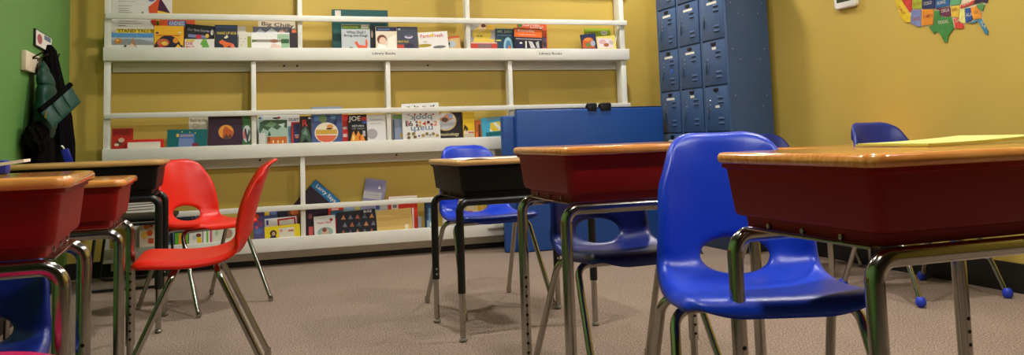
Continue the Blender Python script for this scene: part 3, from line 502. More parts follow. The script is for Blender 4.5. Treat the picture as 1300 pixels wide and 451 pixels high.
# ------------------------------------------------------------------ blue folding mat standing in front of the shelf
fm = empty('folding_mat', (2.42, 5.46, 0), 0, 'blue vinyl folding gym mat standing on edge before the bookshelf and lockers', 'mat')
box('mat_panel', -.555, .585, -.055, -.008, .002, .972, MATBLUE, fm, .012, 3)
bm = bmesh.new(); add_box(bm, -.64, .55, .0, .05, .002, .935, .012, 3); obj('mat_panel', bm, MATBLUE, fm)
box('edge_binding', -.550, .580, -.050, -.012, .968, .979, MATNAVY, fm, .003)
for a, b in ((745, 756), (761, 774)):
    xa = at_y(a, 138, 5.42).x-2.42; xb = at_y(b, 138, 5.42).x-2.42
    bm = bmesh.new(); add_tube(bm, fillet([(xa, -.035, .972), (xa, -.05, 1.0), (xb, -.05, 1.0), (xb, -.035, .972)], .012, 5), .011, 10)
    add_box(bm, xa, xb, -.062, -.0555, .955, .995, .002); obj('carry_handle', bm, BLACK, fm)

# ------------------------------------------------------------------ stacking chairs
PROF = [(-.212, .396), (-.213, .410), (-.203, .425), (-.175, .432), (-.12, .428), (-.05, .421), (.02, .417), (.08, .419), (.125, .430), (.158, .455), (.180, .50), (.197, .56), (.217, .63), (.238, .69), (.256, .735), (.268, .754)]
PROF = [(a*.955, b) for a, b in PROF]
def catmull(P, n):
    out = []
    for i in range(len(P)-1):
        p0 = P[max(i-1, 0)]; p1 = P[i]; p2 = P[i+1]; p3 = P[min(i+2, len(P)-1)]
        for k in range(n):
            t = k/n
            out.append(tuple(.5*((2*p1[j])+(-p0[j]+p2[j])*t+(2*p0[j]-5*p1[j]+4*p2[j]-p3[j])*t*t+(-p0[j]+3*p1[j]-3*p2[j]+p3[j])*t**3) for j in range(2)))
    out.append(P[-1]); return out
FINE = catmull(PROF, 10)
SL = [0]
for i in range(1, len(FINE)): SL.append(SL[-1]+math.hypot(FINE[i][0]-FINE[i-1][0], FINE[i][1]-FINE[i-1][1]))
LTOT = SL[-1]
def prof_at(s):
    s = max(0, min(LTOT, s)); i = 1
    while i < len(SL)-1 and SL[i] < s: i += 1
    t = (s-SL[i-1])/(SL[i]-SL[i-1]+1e-12); a, b = FINE[i-1], FINE[i]
    ty, tz = b[0]-a[0], b[1]-a[1]; l = math.hypot(ty, tz)
    return a[0]+(b[0]-a[0])*t, a[1]+(b[1]-a[1])*t, -tz/l, ty/l      # position and the normal (up on the seat, forward on the back)
def lerp_tab(T, s):
    n = len(T)
    def slope(i):
        if i == 0 or i == n-1: return 0 if i == 0 else (T[-1][1]-T[-2][1])/(T[-1][0]-T[-2][0])
        return (T[i+1][1]-T[i-1][1])/(T[i+1][0]-T[i-1][0])
    for i in range(1, n):
        if s <= T[i][0]:
            a, b = T[i-1], T[i]; h = b[0]-a[0]; t = max(0, (s-a[0])/h)
            return (2*t**3-3*t*t+1)*a[1]+(t**3-2*t*t+t)*h*slope(i-1)+(3*t*t-2*t**3)*b[1]+(t**3-t*t)*h*slope(i)
    return T[-1][1]
s_seat_end = SL[8*10]; s_hole = SL[int(9.28*10)]; s_back = SL[11*10]
HW = [(0, .165), (.04, .192), (.14, .200), (.26, .197), (s_seat_end, .190), (s_hole+.03, .184), (s_back+.05, .171), (LTOT-.09, .147), (LTOT, .128)]
WRAP = [(0, -.004), (.05, .004), (.2, .012), (s_seat_end, .033), (s_hole+.03, .064), (s_back+.03, .068), (LTOT-.06, .042), (LTOT, .012)]
def shell_mesh():
    NU, NT = 44, 84; HA, HB = .080, .046
    bm = bmesh.new(); V = {}
    for j in range(NT+1):
        for i in range(NU+1):
            u = -1+2*i/NU; t = j/NT
            e = max(0, (abs(u)-.45)/.55); s0 = .045*(1-sqrt(max(0, 1-e*e))); s1 = LTOT-.095*(1-sqrt(max(0, 1-e*e)))
            s = s0+(s1-s0)*t
            V[i, j] = [u, s, t]
    inside = {}
    def metr(u, s): return ((u*lerp_tab(HW, s))/HA)**2+((s-s_hole)/HB)**2
    for k, (u, s, t) in V.items(): inside[k] = metr(u, s) < 1
    faces = []; used = set()
    for j in range(NT):
        for i in range(NU):
            q = [(i, j), (i+1, j), (i+1, j+1), (i, j+1)]
            uc = sum(V[k][0] for k in q)/4; sc = sum(V[k][1] for k in q)/4
            if metr(uc, sc) < 1: continue
            faces.append(q); used.update(q)
    cnt = {}
    for q in faces:
        for k in range(4):
            e = tuple(sorted((q[k], q[(k+1) % 4]))); cnt[e] = cnt.get(e, 0)+1
    bverts = set(v for e, c in cnt.items() if c == 1 for v in e)
    for k in bverts:
        u, s, t = V[k]
        if 0 < k[0] < NU and 0 < k[1] < NT:
            m = sqrt(metr(u, s)); h = lerp_tab(HW, s); x = u*h/m; V[k] = [x/h, s_hole+(s-s_hole)/m, t]
    vv = {}
    for k in used:
        u, s, t = V[k]; y, z, ny, nz = prof_at(s); h = lerp_tab(HW, s); au = abs(u)
        n = lerp_tab(WRAP, s)*au**2.2
        q = max(0, (au-.84)/.16); seatness = 1-min(1, max(0, (s-s_seat_end+.08)/.16))
        lip = (.026*seatness+.026*(1-seatness))*q*q
        inset = .010*q*q
        tq = max(0, (t-.955)/.045); n -= .014*tq*tq
        m = sqrt(metr(u, s)) if au < .7 else 9
        if m < 1.35: n -= .006*((1.35-m)/.35)**2     # rolled rim round the opening
        n -= lip
        vv[k] = bm.verts.new((u*h-math.copysign(inset*.3, u)*q, y+ny*n, z+nz*n))
    for q in faces: bm.faces.new([vv[k] for k in q])
    bmesh.ops.recalc_face_normals(bm, faces=bm.faces)
    geo = bmesh.ops.solidify(bm, geom=list(bm.faces), thickness=.006)
    me = bpy.data.meshes.new('seat_shell')
    for f in bm.faces: f.smooth = True
    bm.to_mesh(me); bm.free(); return me
SHELL = shell_mesh()
def leg_path(sx, sy):
    return fillet([(sx*.06, sy*.062, .3925), (sx*.186, sy*.066, .3925), (sx*.217, sy*.238 if sy < 0 else .238, .016)], .042, 8)
def slot_obj(name, me, m, parent):
    o = bpy.data.objects.new(name, me); COL.objects.link(o)
    if len(me.materials) == 0: me.materials.append(None)
    o.material_slots[0].link = 'OBJECT'; o.material_slots[0].material = m
    if parent is not None: o.parent = parent
    return o
LEGM, GLM, BARM = {}, {}, {}
for sx in (-1, 1):
    for sy in (-1, 1):
        bm = bmesh.new(); p = leg_path(sx, sy); add_tube(bm, p, .0108, 14); LEGM[sx, sy] = finish(bm, 'leg')
        bm = bmesh.new(); e = p[-1]; add_lathe(bm, [(0, -.016), (.008, -.0155), (.0125, -.010), (.0135, -.004), (.0125, .003), (.0115, .016), (0, .016)], 16, Matrix.Translation(e)); GLM[sx, sy] = finish(bm, 'glide')
        bm = bmesh.new(); add_lathe(bm, [(0, -.016), (.012, -.014), (.019, -.004), (.021, .006), (.018, .018), (.0118, .026), (0, .026)], 18, Matrix.Translation(e)); GLM[sx, sy, 'ball'] = finish(bm, 'ball_glide')
for sy in (-1, 1):
    bm = bmesh.new(); add_tube(bm, [(-.061, sy*.062, .3925), (.061, sy*.062, .3925)], .0108, 14)
    add_box(bm, -.05, .05, sy*.062-.02, sy*.062+.02, .4035, .4075, .001); BARM[sy] = finish(bm, 'crossbar')
BALLM = mat('blue_rubber', (34, 60, 190), .45)
def chair(x, y, deg, s, m, label, ball=False, group='plastic stacking chairs'):
    t = empty('stacking_chair', (x, y, 0), radians(deg), label, 'chair', group); t.scale = (s, s, s)
    slot_obj('seat_shell', SHELL, m, t)
    for sy in (-1, 1): slot_obj('crossbar', BARM[sy], CHROME, t)
    for sx in (-1, 1):
        for sy in (-1, 1):
            l = slot_obj('leg', LEGM[sx, sy], CHROME, t)
            slot_obj('glide', GLM[(sx, sy, 'ball') if ball else (sx, sy)], BALLM if ball else CHROME, l)
    return t
chair(1.097, 1.60, -18.9, 1.042, BLUEPL, 'bright blue stacking chair nearest the camera, partly under the red box desk at right')
chair(1.17, 2.42, 2.5, 1.0, NAVY_SHADEPL, 'blue stacking chair, colour darkened for shade, under the middle red box desk')  # blue shell, the desk's shade is put into its colour
chair(1.148, 3.813, 6.9, 1.007, BLUEPL, 'bright blue stacking chair behind the black box desk in the middle')
chair(-.105, 3.10, -90.5, .985, REDPL, 'red stacking chair seen from its side, the nearer of two red chairs')
chair(-.118, 4.503, 38.3, .975, REDPL, 'red stacking chair showing its oval back opening, farther of two red chairs')
chair(-.55, 2.16, 0, .80, NAVY_SHADEPL, 'small blue chair, colour darkened for shade, under the near left desk')  # also a blue shell, painted darker for the shade below the desk
st = empty('round_stool', (-.41, 1.50, 0), 0, 'round magenta stool, only its top edge showing at the lower left corner', 'stool')
bm = bmesh.new(); add_lathe(bm, [(0, .405), (.155, .405), (.168, .411), (.1745, .424), (.1745, .432), (.168, .444), (.152, .450), (.08, .4515), (0, .452)], 48); obj('seat', bm, MAGPL, st)
for k in range(4):
    a = pi/4+k*pi/2; p = [(.085*cos(a), .085*sin(a), .4045), (.150*cos(a), .150*sin(a), .012)]
    l = tube('leg', p, .0105, CHROME, st, seg=12)
    bm = bmesh.new(); add_lathe(bm, [(0, 0), (.012, .001), (.015, .008), (.012, .018), (0, .018)], 14, Matrix.Translation((p[1][0], p[1][1], 0))); obj('glide', bm, BLACKPL, l)
bm = bmesh.new(); rr = .085+.065*(.4045-.15)/.3925
add_tube(bm, [(rr*cos(2*pi*k/32), rr*sin(2*pi*k/32), .15) for k in range(33)], .007, 10, cap=False); obj('foot_ring', bm, CHROME, st)
chair(3.04, 3.12, -3.0, 1.07, NAVY_SHADEPL, 'navy chair with blue ball feet in front of the right yellow wall', ball=True)
chair(3.09, 4.06, 5.0, 1.01, NAVY_SHADEPL, 'navy chair before the lockers, only its back top and legs showing')

# ------------------------------------------------------------------ school desks
def desk_meshes():
    D = {}
    r0 = lambda dx, z: [(x, y, z) for x, y in rrect(.305-dx, .2285-dx, .034-min(dx, .02))]
    bm = bmesh.new(); add_loft(bm, [r0(.012, -.022), r0(.005, -.0215), r0(.0012, -.018), r0(0, -.012), r0(.0012, -.006), r0(.005, -.0015), r0(.012, 0), r0(.02, .0004)]); D['top'] = finish(bm, 'desktop', 60)
    bm = bmesh.new(); rows = []
    def u(hx, hy, r, z):
        pts = [(hx, hy)]
        for cx, cy, a0 in ((hx-r, -hy+r, 0), (-hx+r, -hy+r, 270)):
            for k in range(7):
                a = radians(a0-90*k/6); pts.append((cx+r*cos(a), cy+r*sin(a)))
        pts.append((-hx, hy)); return [(a, b, z) for a, b in pts]
    lv = [(.290, .212, -.0225), (.290, .212, -.030), (.283, .206, -.034), (.274, .197, -.120), (.270, .193, -.126), (.258, .183, -.129), (.256, .180, -.149)]
    for hx, hy, z in lv: rows.append([bm.verts.new(p) for p in u(hx, hy, .022, z)])
    for i in range(len(rows)-1):
        for k in range(len(rows[0])-1): bm.faces.new((rows[i][k], rows[i][k+1], rows[i+1][k+1], rows[i+1][k]))
    bm.faces.new(rows[-1]); bmesh.ops.recalc_face_normals(bm, faces=bm.faces)
    bmesh.ops.solidify(bm, geom=list(bm.faces), thickness=.0035)
    D['box'] = finish(bm, 'book_box', 35); return D
DM = desk_meshes()
RT, RI = .0155, .0118
def desk(x, y, zt, boxm, legm, topm, label, deg=0, holes=True, insert=.11):
    t = empty('school_desk', (x, y, 0), radians(deg), label, 'desk', 'school desks')
    o = slot_obj('desktop', DM['top'], topm, t); o.location.z = zt
    o = slot_obj('book_box', DM['box'], boxm, t); o.location.z = zt
    zb = zt-.1495-RT
    for sy in (-1, 1):
        tube('leg_rail', [(-.21, sy*.19, zb), (.21, sy*.19, zb)], RT, legm, t, seg=18)
        for sx in (-1, 1):
            pts = fillet([(sx*.2095, sy*.19, zb), (sx*.285, sy*.19, zb), (sx*.285, sy*.19, insert)], .068, 10)
            l = tube('leg', pts, RT, legm, t, seg=18)
            tube('leg_insert', [(sx*.285, sy*.19, insert+.02), (sx*.285, sy*.19, .02)], RI, CHROME, l, seg=14)
            bm = bmesh.new(); add_lathe(bm, [(0, 0), (.010, .0008), (.0165, .006), (.0155, .013), (.007, .018), (.007, .022), (0, .022)], 16, Matrix.Translation((sx*.285, sy*.19, 0))); obj('glide', bm, STEEL, l)
            bm = bmesh.new()
            for k in range(9 if holes else 2):
                z = insert+.022+(.028 if holes else .022)*k
                add_lathe(bm, [(0, .0012), (.0042, .001), (.0048, 0)], 8, Matrix.Translation((sx*.285, sy*(.19-RT*.985), z)) @ Matrix.Rotation(radians(90*sy), 4, 'X') @ Matrix.Translation((0, 0, -.0002)))
            obj('adjustment_hole' if holes else 'leg_screw', bm, mat('hole_dark', (30, 26, 22), .4, .6) if holes else STEEL, l)
    for sx in (-1, 1):
        bm = bmesh.new(); add_box(bm, sx*.262-.010, sx*.262+.010, -.172, .172, zt-.1535, zt-.1495, .0008)
        for k in (-.09, .01, .11): add_lathe(bm, [(0, .004), (.005, .003), (.006, 0)], 10, Matrix.Translation((sx*.2588, k, zt-.142)) @ Matrix.Rotation(radians(90*sx), 4, 'Y'))
        obj('end_bracket', bm, CHROME if legm is CHROME else BLACKMET, t)
    return t
desk(1.238, 1.262, .738, REDBOX, CHROME, WOOD, 'red box desk with honey wood top and chrome legs nearest at right', 0)
desk(1.134, 2.25, .752, REDBOX, CHROME, WOOD, 'red box desk with honey wood top in front of the blue mat', -1.5)
desk(1.132, 3.39, .700, BLACKPL, BLACKMET, TAN, 'black box desk with black legs in the middle, white paper on top', 1.8, holes=False, insert=.185)
desk(3.06, 3.59, .682, REDBOX, CHROME, WOOD, 'far desk by the right wall, only its wood edge and legs showing', 0)
desk(-.586, 1.90, .740, REDBOX, CHROME, WOOD, 'red box desk nearest at left with papers on its top', 3)
desk(-.612, 3.03, .695, REDBOX, CHROME, WOOD, 'second red box desk at left, beside the side-on red chair', 1)
desk(-.579, 4.13, .738, BLACKPL, BLACKMET, TAN, 'black box desk with tan top below the hanging coats', 0, holes=False, insert=.185)

# ------------------------------------------------------------------ things lying on the desks
def sheet_mesh(w, d, bend, thick, nx=16):
    bm = bmesh.new(); rings = []
    for i in range(nx+1):
        a = i/nx; x = -w/2+w*a; z = bend(a)
        rings.append([(x, -d/2, z), (x, d/2, z), (x, d/2, z+thick), (x, -d/2, z+thick)])
    add_loft(bm, rings); return bm
o = obj('paper_sheet', sheet_mesh(.31, .215, lambda a: .0004+.004*max(0, sin(a*9))*(a < .5), .0008), PAPER); o.location = (1.02, 3.275, .7006); o.rotation_euler = (0, 0, radians(2))
tag(o, 'white sheet of paper on the black box desk', 'paper')
o = obj('workbook', sheet_mesh(.27, .21, lambda a: .0008+.009*a*a, .003), mat('lime_cover', (214, 206, 78), .5)); o.location = (1.395, 1.34, .7388); o.rotation_euler = (0, 0, radians(-4))
tag(o, 'yellow green workbook lying on the nearest right desk', 'book')
bm = sheet_mesh(.262, .204, lambda a: .0040+.009*a*a, .002); pg = obj('page_block', bm, mat('lime_pages', (222, 214, 120), .5), o)
o = obj('worksheet', sheet_mesh(.30, .20, lambda a: .0005, .0015), mat('lime_paper', (190, 196, 70), .6)); o.location = (-.56, 1.80, .7406); o.rotation_euler = (0, 0, radians(6))
tag(o, 'lime green worksheet under the curled papers on the near left desk', 'paper')
o = obj('paper_stack', sheet_mesh(.29, .19, lambda a: .004+.020*a**2, .006), PAPER); o.location = (-.525, 1.86, .7425); o.rotation_euler = (0, 0, radians(8))
tag(o, 'curled stack of white papers on the near left desk', 'paper')
bm = bmesh.new(); add_box(bm, -.11, .11, -.02, .02, 0, .030, .006); o = obj('pencil_case', bm, mat('blue_cloth', (28, 50, 150), .7)); o.location = (-.56, 2.045, .7406)
tag(o, 'blue pencil case at the far side of the near left desk', 'pencil case')

# ------------------------------------------------------------------ black sled base chair behind the left black desk
sc = empty('sled_base_chair', (-.50, 5.39, 0), 0, 'black chair with sled runners behind the left black desk', 'chair')
bm = bmesh.new(); add_box(bm, -.20, .20, -.20, .20, .376, .404, .012, 3); obj('seat', bm, BLACKPL, sc)
bm = bmesh.new()
add_loft(bm, [[(x+.012*0, y, z) for x, y, z in ((-.215+dx, -.17, zz), (-.215+dx, .17, zz), (-.235+dx, .17, zz), (-.235+dx, -.17, zz))] for zz, dx in ((.50, .014), (.56, .004), (.62, -.008), (.65, -.014))])
obj('backrest', bm, BLACKPL, sc)
for sy in (-1, 1):
    y = sy*.212
    tube('sled_frame', fillet([(-.236, y, .64), (-.205, y, .40), (-.245, y, .012), (.17, y, .012), (.15, y, .366), (-.12, y, .366)], .03, 6), .0085, BLACKMET, sc, seg=10)
tube('frame_crossbar', [(-.12, -.212, .366), (-.12, .212, .366)], .0085, BLACKMET, sc, seg=10)
tube('frame_crossbar', [(.12, -.212, .366), (.12, .212, .366)], .0085, BLACKMET, sc, seg=10)

# ------------------------------------------------------------------ coats on the green wall
def garment(name, sections, m, parent=None, folds=7, amp=.08, quilt=0, seg=48, x_wall=XL+.0005):
    bm = bmesh.new(); rings = []
    n = len(sections); fine = []
    for i in range(n-1):
        for k in range(8):
            t = k/8; t2 = t*t*(3-2*t); fine.append([sections[i][j]+(sections[i+1][j]-sections[i][j])*t2 for j in range(4)])
    fine.append(sections[-1])
    for z, yc, hy, xo in fine:
        q = 1+(quilt*(abs(sin(z*pi/.075))**.6-.6) if quilt else 0); rg = []
        for k in range(seg):
            a = 2*pi*k/seg; f = 1+amp*sin(folds*a+z*5)*max(0, cos(a)*.5+.5)+.03*sin(3*a+z*17)
            rx = xo/2*q*f; rg.append((x_wall+xo/2+max(-xo/2, rx*cos(a)), yc+hy*q*f*sin(a), z))
        rings.append(rg)
    add_loft(bm, rings); return obj(name, bm, m, parent)
COATB = mat('black_wool', (12, 11, 12), .95, bump=.5, bscale=90, spec=.05)
PUFF = mat('dark_green_nylon', (10, 60, 46), .5, var=.15, scale=12, spec=.3)
bc = garment('black_coat', [(1.372, 5.07, .012, .03), (1.34, 5.06, .05, .055), (1.26, 5.03, .09, .075), (1.12, 5.04, .13, .10), (.98, 5.06, .16, .13), (.84, 5.07, .18, .14), (.70, 5.07, .19, .14), (.55, 5.07, .18, .13)], COATB, folds=9, amp=.10)
tag(bc, 'long black coat hanging on the green wall behind the puffer jacket', 'coat', 'coats on the green wall')
pj = garment('puffer_jacket', [(1.245, 4.76, .015, .03), (1.21, 4.755, .06, .05), (1.13, 4.745, .10, .078), (1.0, 4.73, .13, .088), (.90, 4.73, .13, .09), (.86, 4.73, .11, .07)], PUFF, folds=4, amp=.04, quilt=.22, x_wall=XL+.028)
tag(pj, 'dark green quilted puffer jacket hanging in front of the black coat', 'jacket', 'coats on the green wall')
bm = bmesh.new(); bmesh.ops.create_icosphere(bm, subdivisions=4, radius=1)
for v in bm.verts:
    n = 1+.12*sin(v.co.x*9+v.co.z*7)*cos(v.co.y*8)+rnd.uniform(-.05, .05); v.co = Vector((v.co.x*.05*n, v.co.y*.13*n, v.co.z*.075*n))
fz = obj('fur_trim', bm, mat('black_fur', (14, 12, 11), 1, spec=.05), pj); fz.location = (XL+.062, 4.58, .86)
garment('lining', [(.93, 4.73, .10, .08), (.86, 4.73, .128, .10), (.78, 4.73, .145, .105), (.66, 4.73, .15, .10), (.55, 4.73, .14, .09)], COATB, pj, folds=7, amp=.08)
Q = [at_y(51, 142, 4.50), at_y(90, 109, 4.70), at_y(103, 130, 4.70), at_y(67, 163, 4.50)]
bm = bmesh.new(); NU, NV = 36, 16; vs = {}
for side in (0, 1):
    for i in range(NU+1):
        for j in range(NV+1):
            u, v = i/NU, j/NV; p = Q[0]*(1-u)*(1-v)+Q[1]*u*(1-v)+Q[2]*u*v+Q[3]*(1-u)*v
            edge = (sin(pi*v)*sin(pi*min(1, max(0, u))))**.35 if 0 < v < 1 and 0 < u < 1 else 0
            th = .024*edge*(.35+.65*abs(sin(3*pi*u))**.5); vs[side, i, j] = bm.verts.new(p+Vector((0, -th if side == 0 else th, 0)))
    for i in range(NU):
        for j in range(NV): bm.faces.new([vs[side, a, b] for a, b in ((i, j), (i+1, j), (i+1, j+1), (i, j+1))])
bmesh.ops.remove_doubles(bm, verts=bm.verts, dist=1e-5)
obj('front_panel', bm, PUFF, pj)
off = Vector((0, -.012, .006)); tube('dark_trim', [Q[0]+off, (Q[0]+Q[1])/2+off+Vector((0, 0, -.004)), Q[1]+off], .013, COATB, pj)
a = at_y(59, 141, 4.44); b = at_y(57.5, 150, 4.44); tube('zip_pull', [a, b], .004, mat('brass', (196, 160, 90), .3, 1), pj, seg=8)
tg = at_y(84.5, 197, 4.60)
t = empty('key_tag', tg, 0, 'bright blue tag with a silver clip hanging below the coats', 'tag')
bm = bmesh.new(); add_box(bm, -.018, .018, -.006, .006, -.045, .03, .004); o = obj('tag_body', bm, mat('tag_blue', (30, 44, 170), .4), t); o.rotation_euler = (0, radians(-18), 0)
bm = bmesh.new(); add_tube(bm, [(-.012, 0, .030), (-.018, 0, .042), (-.024, .0, .046)], .005, 8); obj('clip', bm, STEEL, t)
# rack, loose hooks, little sign
p0 = at_x(26, 76, XL); p1 = at_x(44, 77, XL)
rk = empty('coat_rack', (XL, (p0.y+p1.y)/2, 1.235), 0, 'cream wooden coat rack block with dark hooks on the green wall', 'coat rack')
hy = (p1.y-p0.y)/2
box('rack_board', .0005, .024, -hy, hy, -.048, .048, mat('cream_board', (226, 214, 186), .5), rk, .003)
for yy in (-.02, .09): 
    bm = bmesh.new(); add_tube(bm, fillet([(.022, yy, .02), (.05, yy, .022), (.062, yy, -.02), (.045, yy, -.03)], .012, 5), .0042, 8); add_tube(bm, fillet([(.022, yy, .022), (.058, yy, .045), (.075, yy, .052)], .01, 4), .0042, 8)
    obj('hook', bm, mat('bronze', (60, 48, 36), .35, .9), rk)
for k, (px, py) in enumerate(((70, 66), (75, 69))):
    p = at_x(px, py, XL+.03)
    bm = bmesh.new(); add_tube(bm, fillet([(.0, 0, -.05), (.018, 0, -.04), (.03, 0, 0)], .015, 4), .0035, 8); add_lathe(bm, [(0, -.006), (.006, -.002), (.006, .002), (0, .006)], 10, Matrix.Translation((.03, 0, 0)))
    o = obj('wall_hook', bm, mat('bronze', (60, 48, 36), .35, .9)); o.location = (XL+.0005, p.y, p.z)
    tag(o, ('small bronze wall hook just right of the black coat, the nearer one', 'small bronze wall hook just right of the black coat, the farther one')[k], 'hook', 'loose hooks on the green wall')
sg = empty('wall_sign', (XL, 4.985, 1.38), 0, 'small white sign with a red drawing and dark frame above the coats', 'sign')
box('frame', .0005, .010, -.205, .205, -.045, .045, BLACK, sg, .002); box('print', .0102, .0112, -.195, .195, -.039, .039, PAPER, sg, 0)
bm = bmesh.new(); add_poly(bm, [(.0116, -.11+.06*cos(2*pi*k/20), .026*sin(2*pi*k/20)) for k in range(20)], (.0003, 0, 0)); obj('red_drawing', bm, pc((176, 96, 104)), sg)
bm = bmesh.new(); add_poly(bm, [(.0116, .0, .012), (.0116, .17, .012), (.0116, .17, .036), (.0116, .0, .036)], (.0003, 0, 0)); obj('blue_strip', bm, pc((96, 120, 150)), sg)

# ------------------------------------------------------------------ right wall: thermostat and wooden map of the states
th = empty('thermostat', (XR, 3.88, 1.525), 0, 'white wall thermostat with a dark screen above the navy chair', 'thermostat')
bm = bmesh.new(); add_loft(bm, [[(x, y, z) for y, z in rrect(hy, hz, .016)] for x, hy, hz in ((-.0005, .088, .058), (-.022, .088, .058), (-.028, .082, .052))]); obj('housing', bm, mat('white_plastic', (236, 232, 224), .35), th)
box('screen', -.0292, -.0275, -.055, .060, -.022, .04, mat('lcd_dark', (60, 70, 58), .25), th, .001)
mp = empty('wall_map', (XR-.001, 3.22, 1.42), 0, 'colourful wooden puzzle map of the United States on the right wall', 'map')
def mpx(cx, cy): return at_x(1120+cx/7.222, cy/7.222, XR-.001)-mp.location
ST = [('#', (226, 190, 40), [(112, -78), (164, -76), (170, -30), (190, 10), (215, 70), (268, 150), (265, 205), (215, 208), (165, 145), (160, 90), (130, 50)], ('CALIF', 150, 70, 52)),
 ('#', (206, 58, 50), [(168, -76), (282, -74), (282, -40), (276, 100), (258, 115), (212, 45), (192, 8)], None),
 ('#', (170, 180, 50), [(286, -72), (372, -72), (372, -40), (366, 78), (280, 80)], ('UTAH', 296, 55, 0)),
 ('#', (34, 42, 92), [(376, -40), (490, -40), (487, 78), (372, 82)], ('COLO', 390, 50, 0)),
 ('#', (40, 92, 146), [(494, -40), (622, -40), (625, 52), (493, 76)], ('KANS', 515, 45, 0)),
 ('#', (92, 160, 110), [(626, -40), (740, -40), (718, 40), (632, 50)], None),
 ('#', (120, 130, 176), [(275, 90), (362, 90), (358, 245), (330, 245), (266, 212), (272, 150)], ('ARIZ', 286, 195, 0)),
 ('#', (226, 138, 40), [(370, 90), (475, 85), (472, 225), (365, 236)], ('N MEX', 385, 170, 0)),
 ('#', (106, 44, 74), [(482, 80), (625, 64), (634, 146), (600, 152), (542, 143), (532, 92)], ('OKLA', 550, 118, 0)),
 ('#', (64, 132, 62), [(482, 97), (528, 97), (536, 150), (600, 160), (640, 155), (665, 260), (610, 330), (605, 390), (575, 385), (530, 300), (500, 290), (480, 312), (430, 240), (476, 232)], ('TEXAS', 520, 225, 0)),
 ('#', (222, 186, 60), [(634, 62), (715, 50), (710, 110), (705, 158), (642, 150)], ('ARK', 645, 110, 0)),
 ('#', (206, 66, 50), [(660, 170), (705, 165), (712, 210), (745, 215), (755, 255), (720, 262), (675, 260)], ('LA', 680, 205, 0)),
 ('#', (232, 222, 130), [(717, 92), (760, 80), (768, 212), (742, 210), (713, 190)], None),
 ('#', (46, 80, 150), [(766, 76), (810, 70), (834, 178), (780, 208), (770, 200)], ('ALA', 775, 155, 0)),
 ('#', (200, 56, 40), [(728, 44), (862, -2), (836, 38), (722, 78)], ('TENN', 742, 62, -12)),
 ('#', (228, 150, 50), [(815, 70), (865, 55), (916, 120), (914, 168), (840, 178)], ('GA', 850, 130, 0)),
 ('#', (90, 140, 80), [(868, 50), (920, 28), (943, 45), (924, 103), (905, 95)], None),
 ('#', (50, 34, 66), [(845, 38), (866, -4), (880, -40), (985, -40), (965, 28), (920, 18)], None),
 ('#', (60, 128, 160), [(790, 210), (914, 172), (978, 290), (970, 320), (950, 310), (905, 230), (875, 190), (850, 210)], ('FLA', 905, 215, 50))]
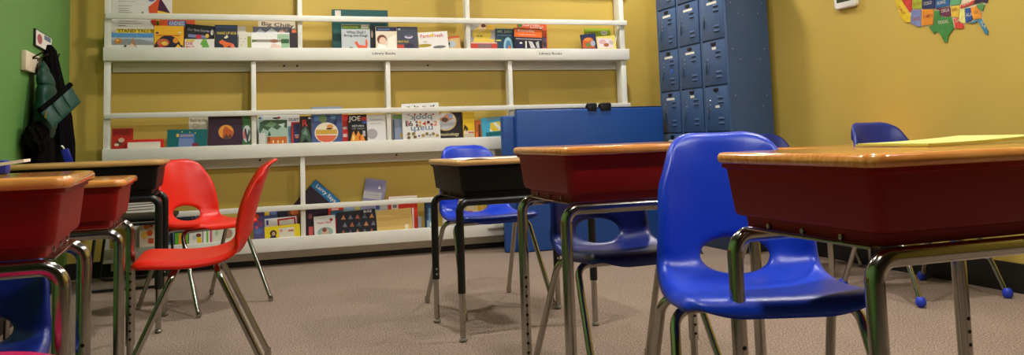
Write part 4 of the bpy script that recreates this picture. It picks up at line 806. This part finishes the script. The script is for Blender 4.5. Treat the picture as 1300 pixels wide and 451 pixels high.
for c, poly in (((70, 140, 90), [(118, -230), (215, -225), (212, -165), (120, -175)]), ((226, 130, 50), [(106, -172), (212, -162), (215, -80), (112, -82)]),
    ((110, 60, 110), [(218, -225), (240, -222), (262, -150), (284, -130), (283, -78), (218, -79)]), ((222, 190, 60), [(244, -222), (430, -220), (430, -140), (290, -138), (265, -155)]),
    ((60, 110, 170), [(288, -134), (430, -136), (430, -44), (376, -44), (376, -76), (288, -76)]), ((206, 66, 50), [(434, -220), (560, -215), (565, -150), (434, -150)]),
    ((120, 170, 70), [(434, -146), (565, -146), (568, -85), (434, -85)]), ((200, 90, 120), [(434, -81), (568, -81), (608, -44), (434, -44)]),
    ((46, 90, 150), [(564, -215), (650, -200), (625, -140), (640, -95), (570, -95)]), ((232, 200, 90), [(572, -91), (650, -91), (660, -44), (612, -44)]),
    ((220, 110, 50), [(630, -140), (700, -160), (710, -92), (645, -92)]), ((90, 60, 120), [(655, -88), (705, -88), (738, -44), (664, -44)]),
    ((70, 140, 140), [(715, -150), (760, -160), (775, -95), (718, -92)]), ((200, 60, 50), [(710, -88), (800, -92), (800, -44), (744, -44)]),
    ((110, 150, 60), [(804, -150), (900, -190), (905, -100), (804, -95)]), ((226, 180, 60), [(804, -91), (905, -96), (960, -44), (804, -44)]),
    ((60, 100, 170), [(905, -190), (960, -260), (985, -230), (940, -150), (908, -120)])):
    ST.append(('#', c, poly, None))
for _, c, poly, tx in ST:
    bm = bmesh.new(); cx = sum(p[0] for p in poly)/len(poly); cy = sum(p[1] for p in poly)/len(poly)
    add_poly(bm, [mpx(cx+(a-cx)*.985, cy+(b-cy)*.985) for a, b in poly], (-.005, 0, 0)); o = obj('state_piece', bm, mat('map_%02x%02x%02x' % c, c, .45, var=.15, scale=30), mp)
    if tx:
        me = text_mesh(tx[0], .0125*len(tx[0]), .017); l = link('lettering', me, pc((206, 200, 180) if sum(c) < 380 else (160, 84, 50)), o)
        p = mpx(tx[1], tx[2]); l.location = (p.x-.0056, p.y, p.z); l.rotation_euler = (0, 0, radians(-90))
        l.rotation_euler = (Matrix.Rotation(radians(tx[3]), 3, 'X') @ Matrix.Rotation(radians(-90), 3, 'Z')).to_euler()
bm = bmesh.new(); add_poly(bm, [Vector(mpx(a, b))+Vector((.0007, 0, 0)) for a, b in [(110, -80), (108, -170), (120, -228), (430, -218), (650, -198), (640, -150), (700, -158), (760, -158), (790, -100), (804, -148), (900, -188), (960, -256), (982, -230), (938, -150), (906, -98), (960, -44), (985, -38), (966, 28), (943, 46), (922, 110), (916, 170), (970, 285), (965, 312), (905, 235), (872, 196), (780, 212), (756, 214), (752, 252), (680, 258), (664, 262), (606, 330), (602, 388), (578, 384), (532, 300), (480, 308), (430, 244), (330, 243), (262, 208), (218, 206), (168, 145), (134, 50)]], (-.0006, 0, 0))
obj('map_backing', bm, mat('map_backing', (226, 214, 180), .6), mp)

# ------------------------------------------------------------------ world, exposure
w = bpy.data.worlds.new('world'); SC.world = w; w.use_nodes = True
w.node_tree.nodes['Background'].inputs['Color'].default_value = (.02, .02, .02, 1)
SC.view_settings.view_transform = 'Standard'; SC.view_settings.look = 'None'; SC.view_settings.gamma = 1
SC.view_settings.use_curve_mapping = False; SC.view_settings.exposure = .1
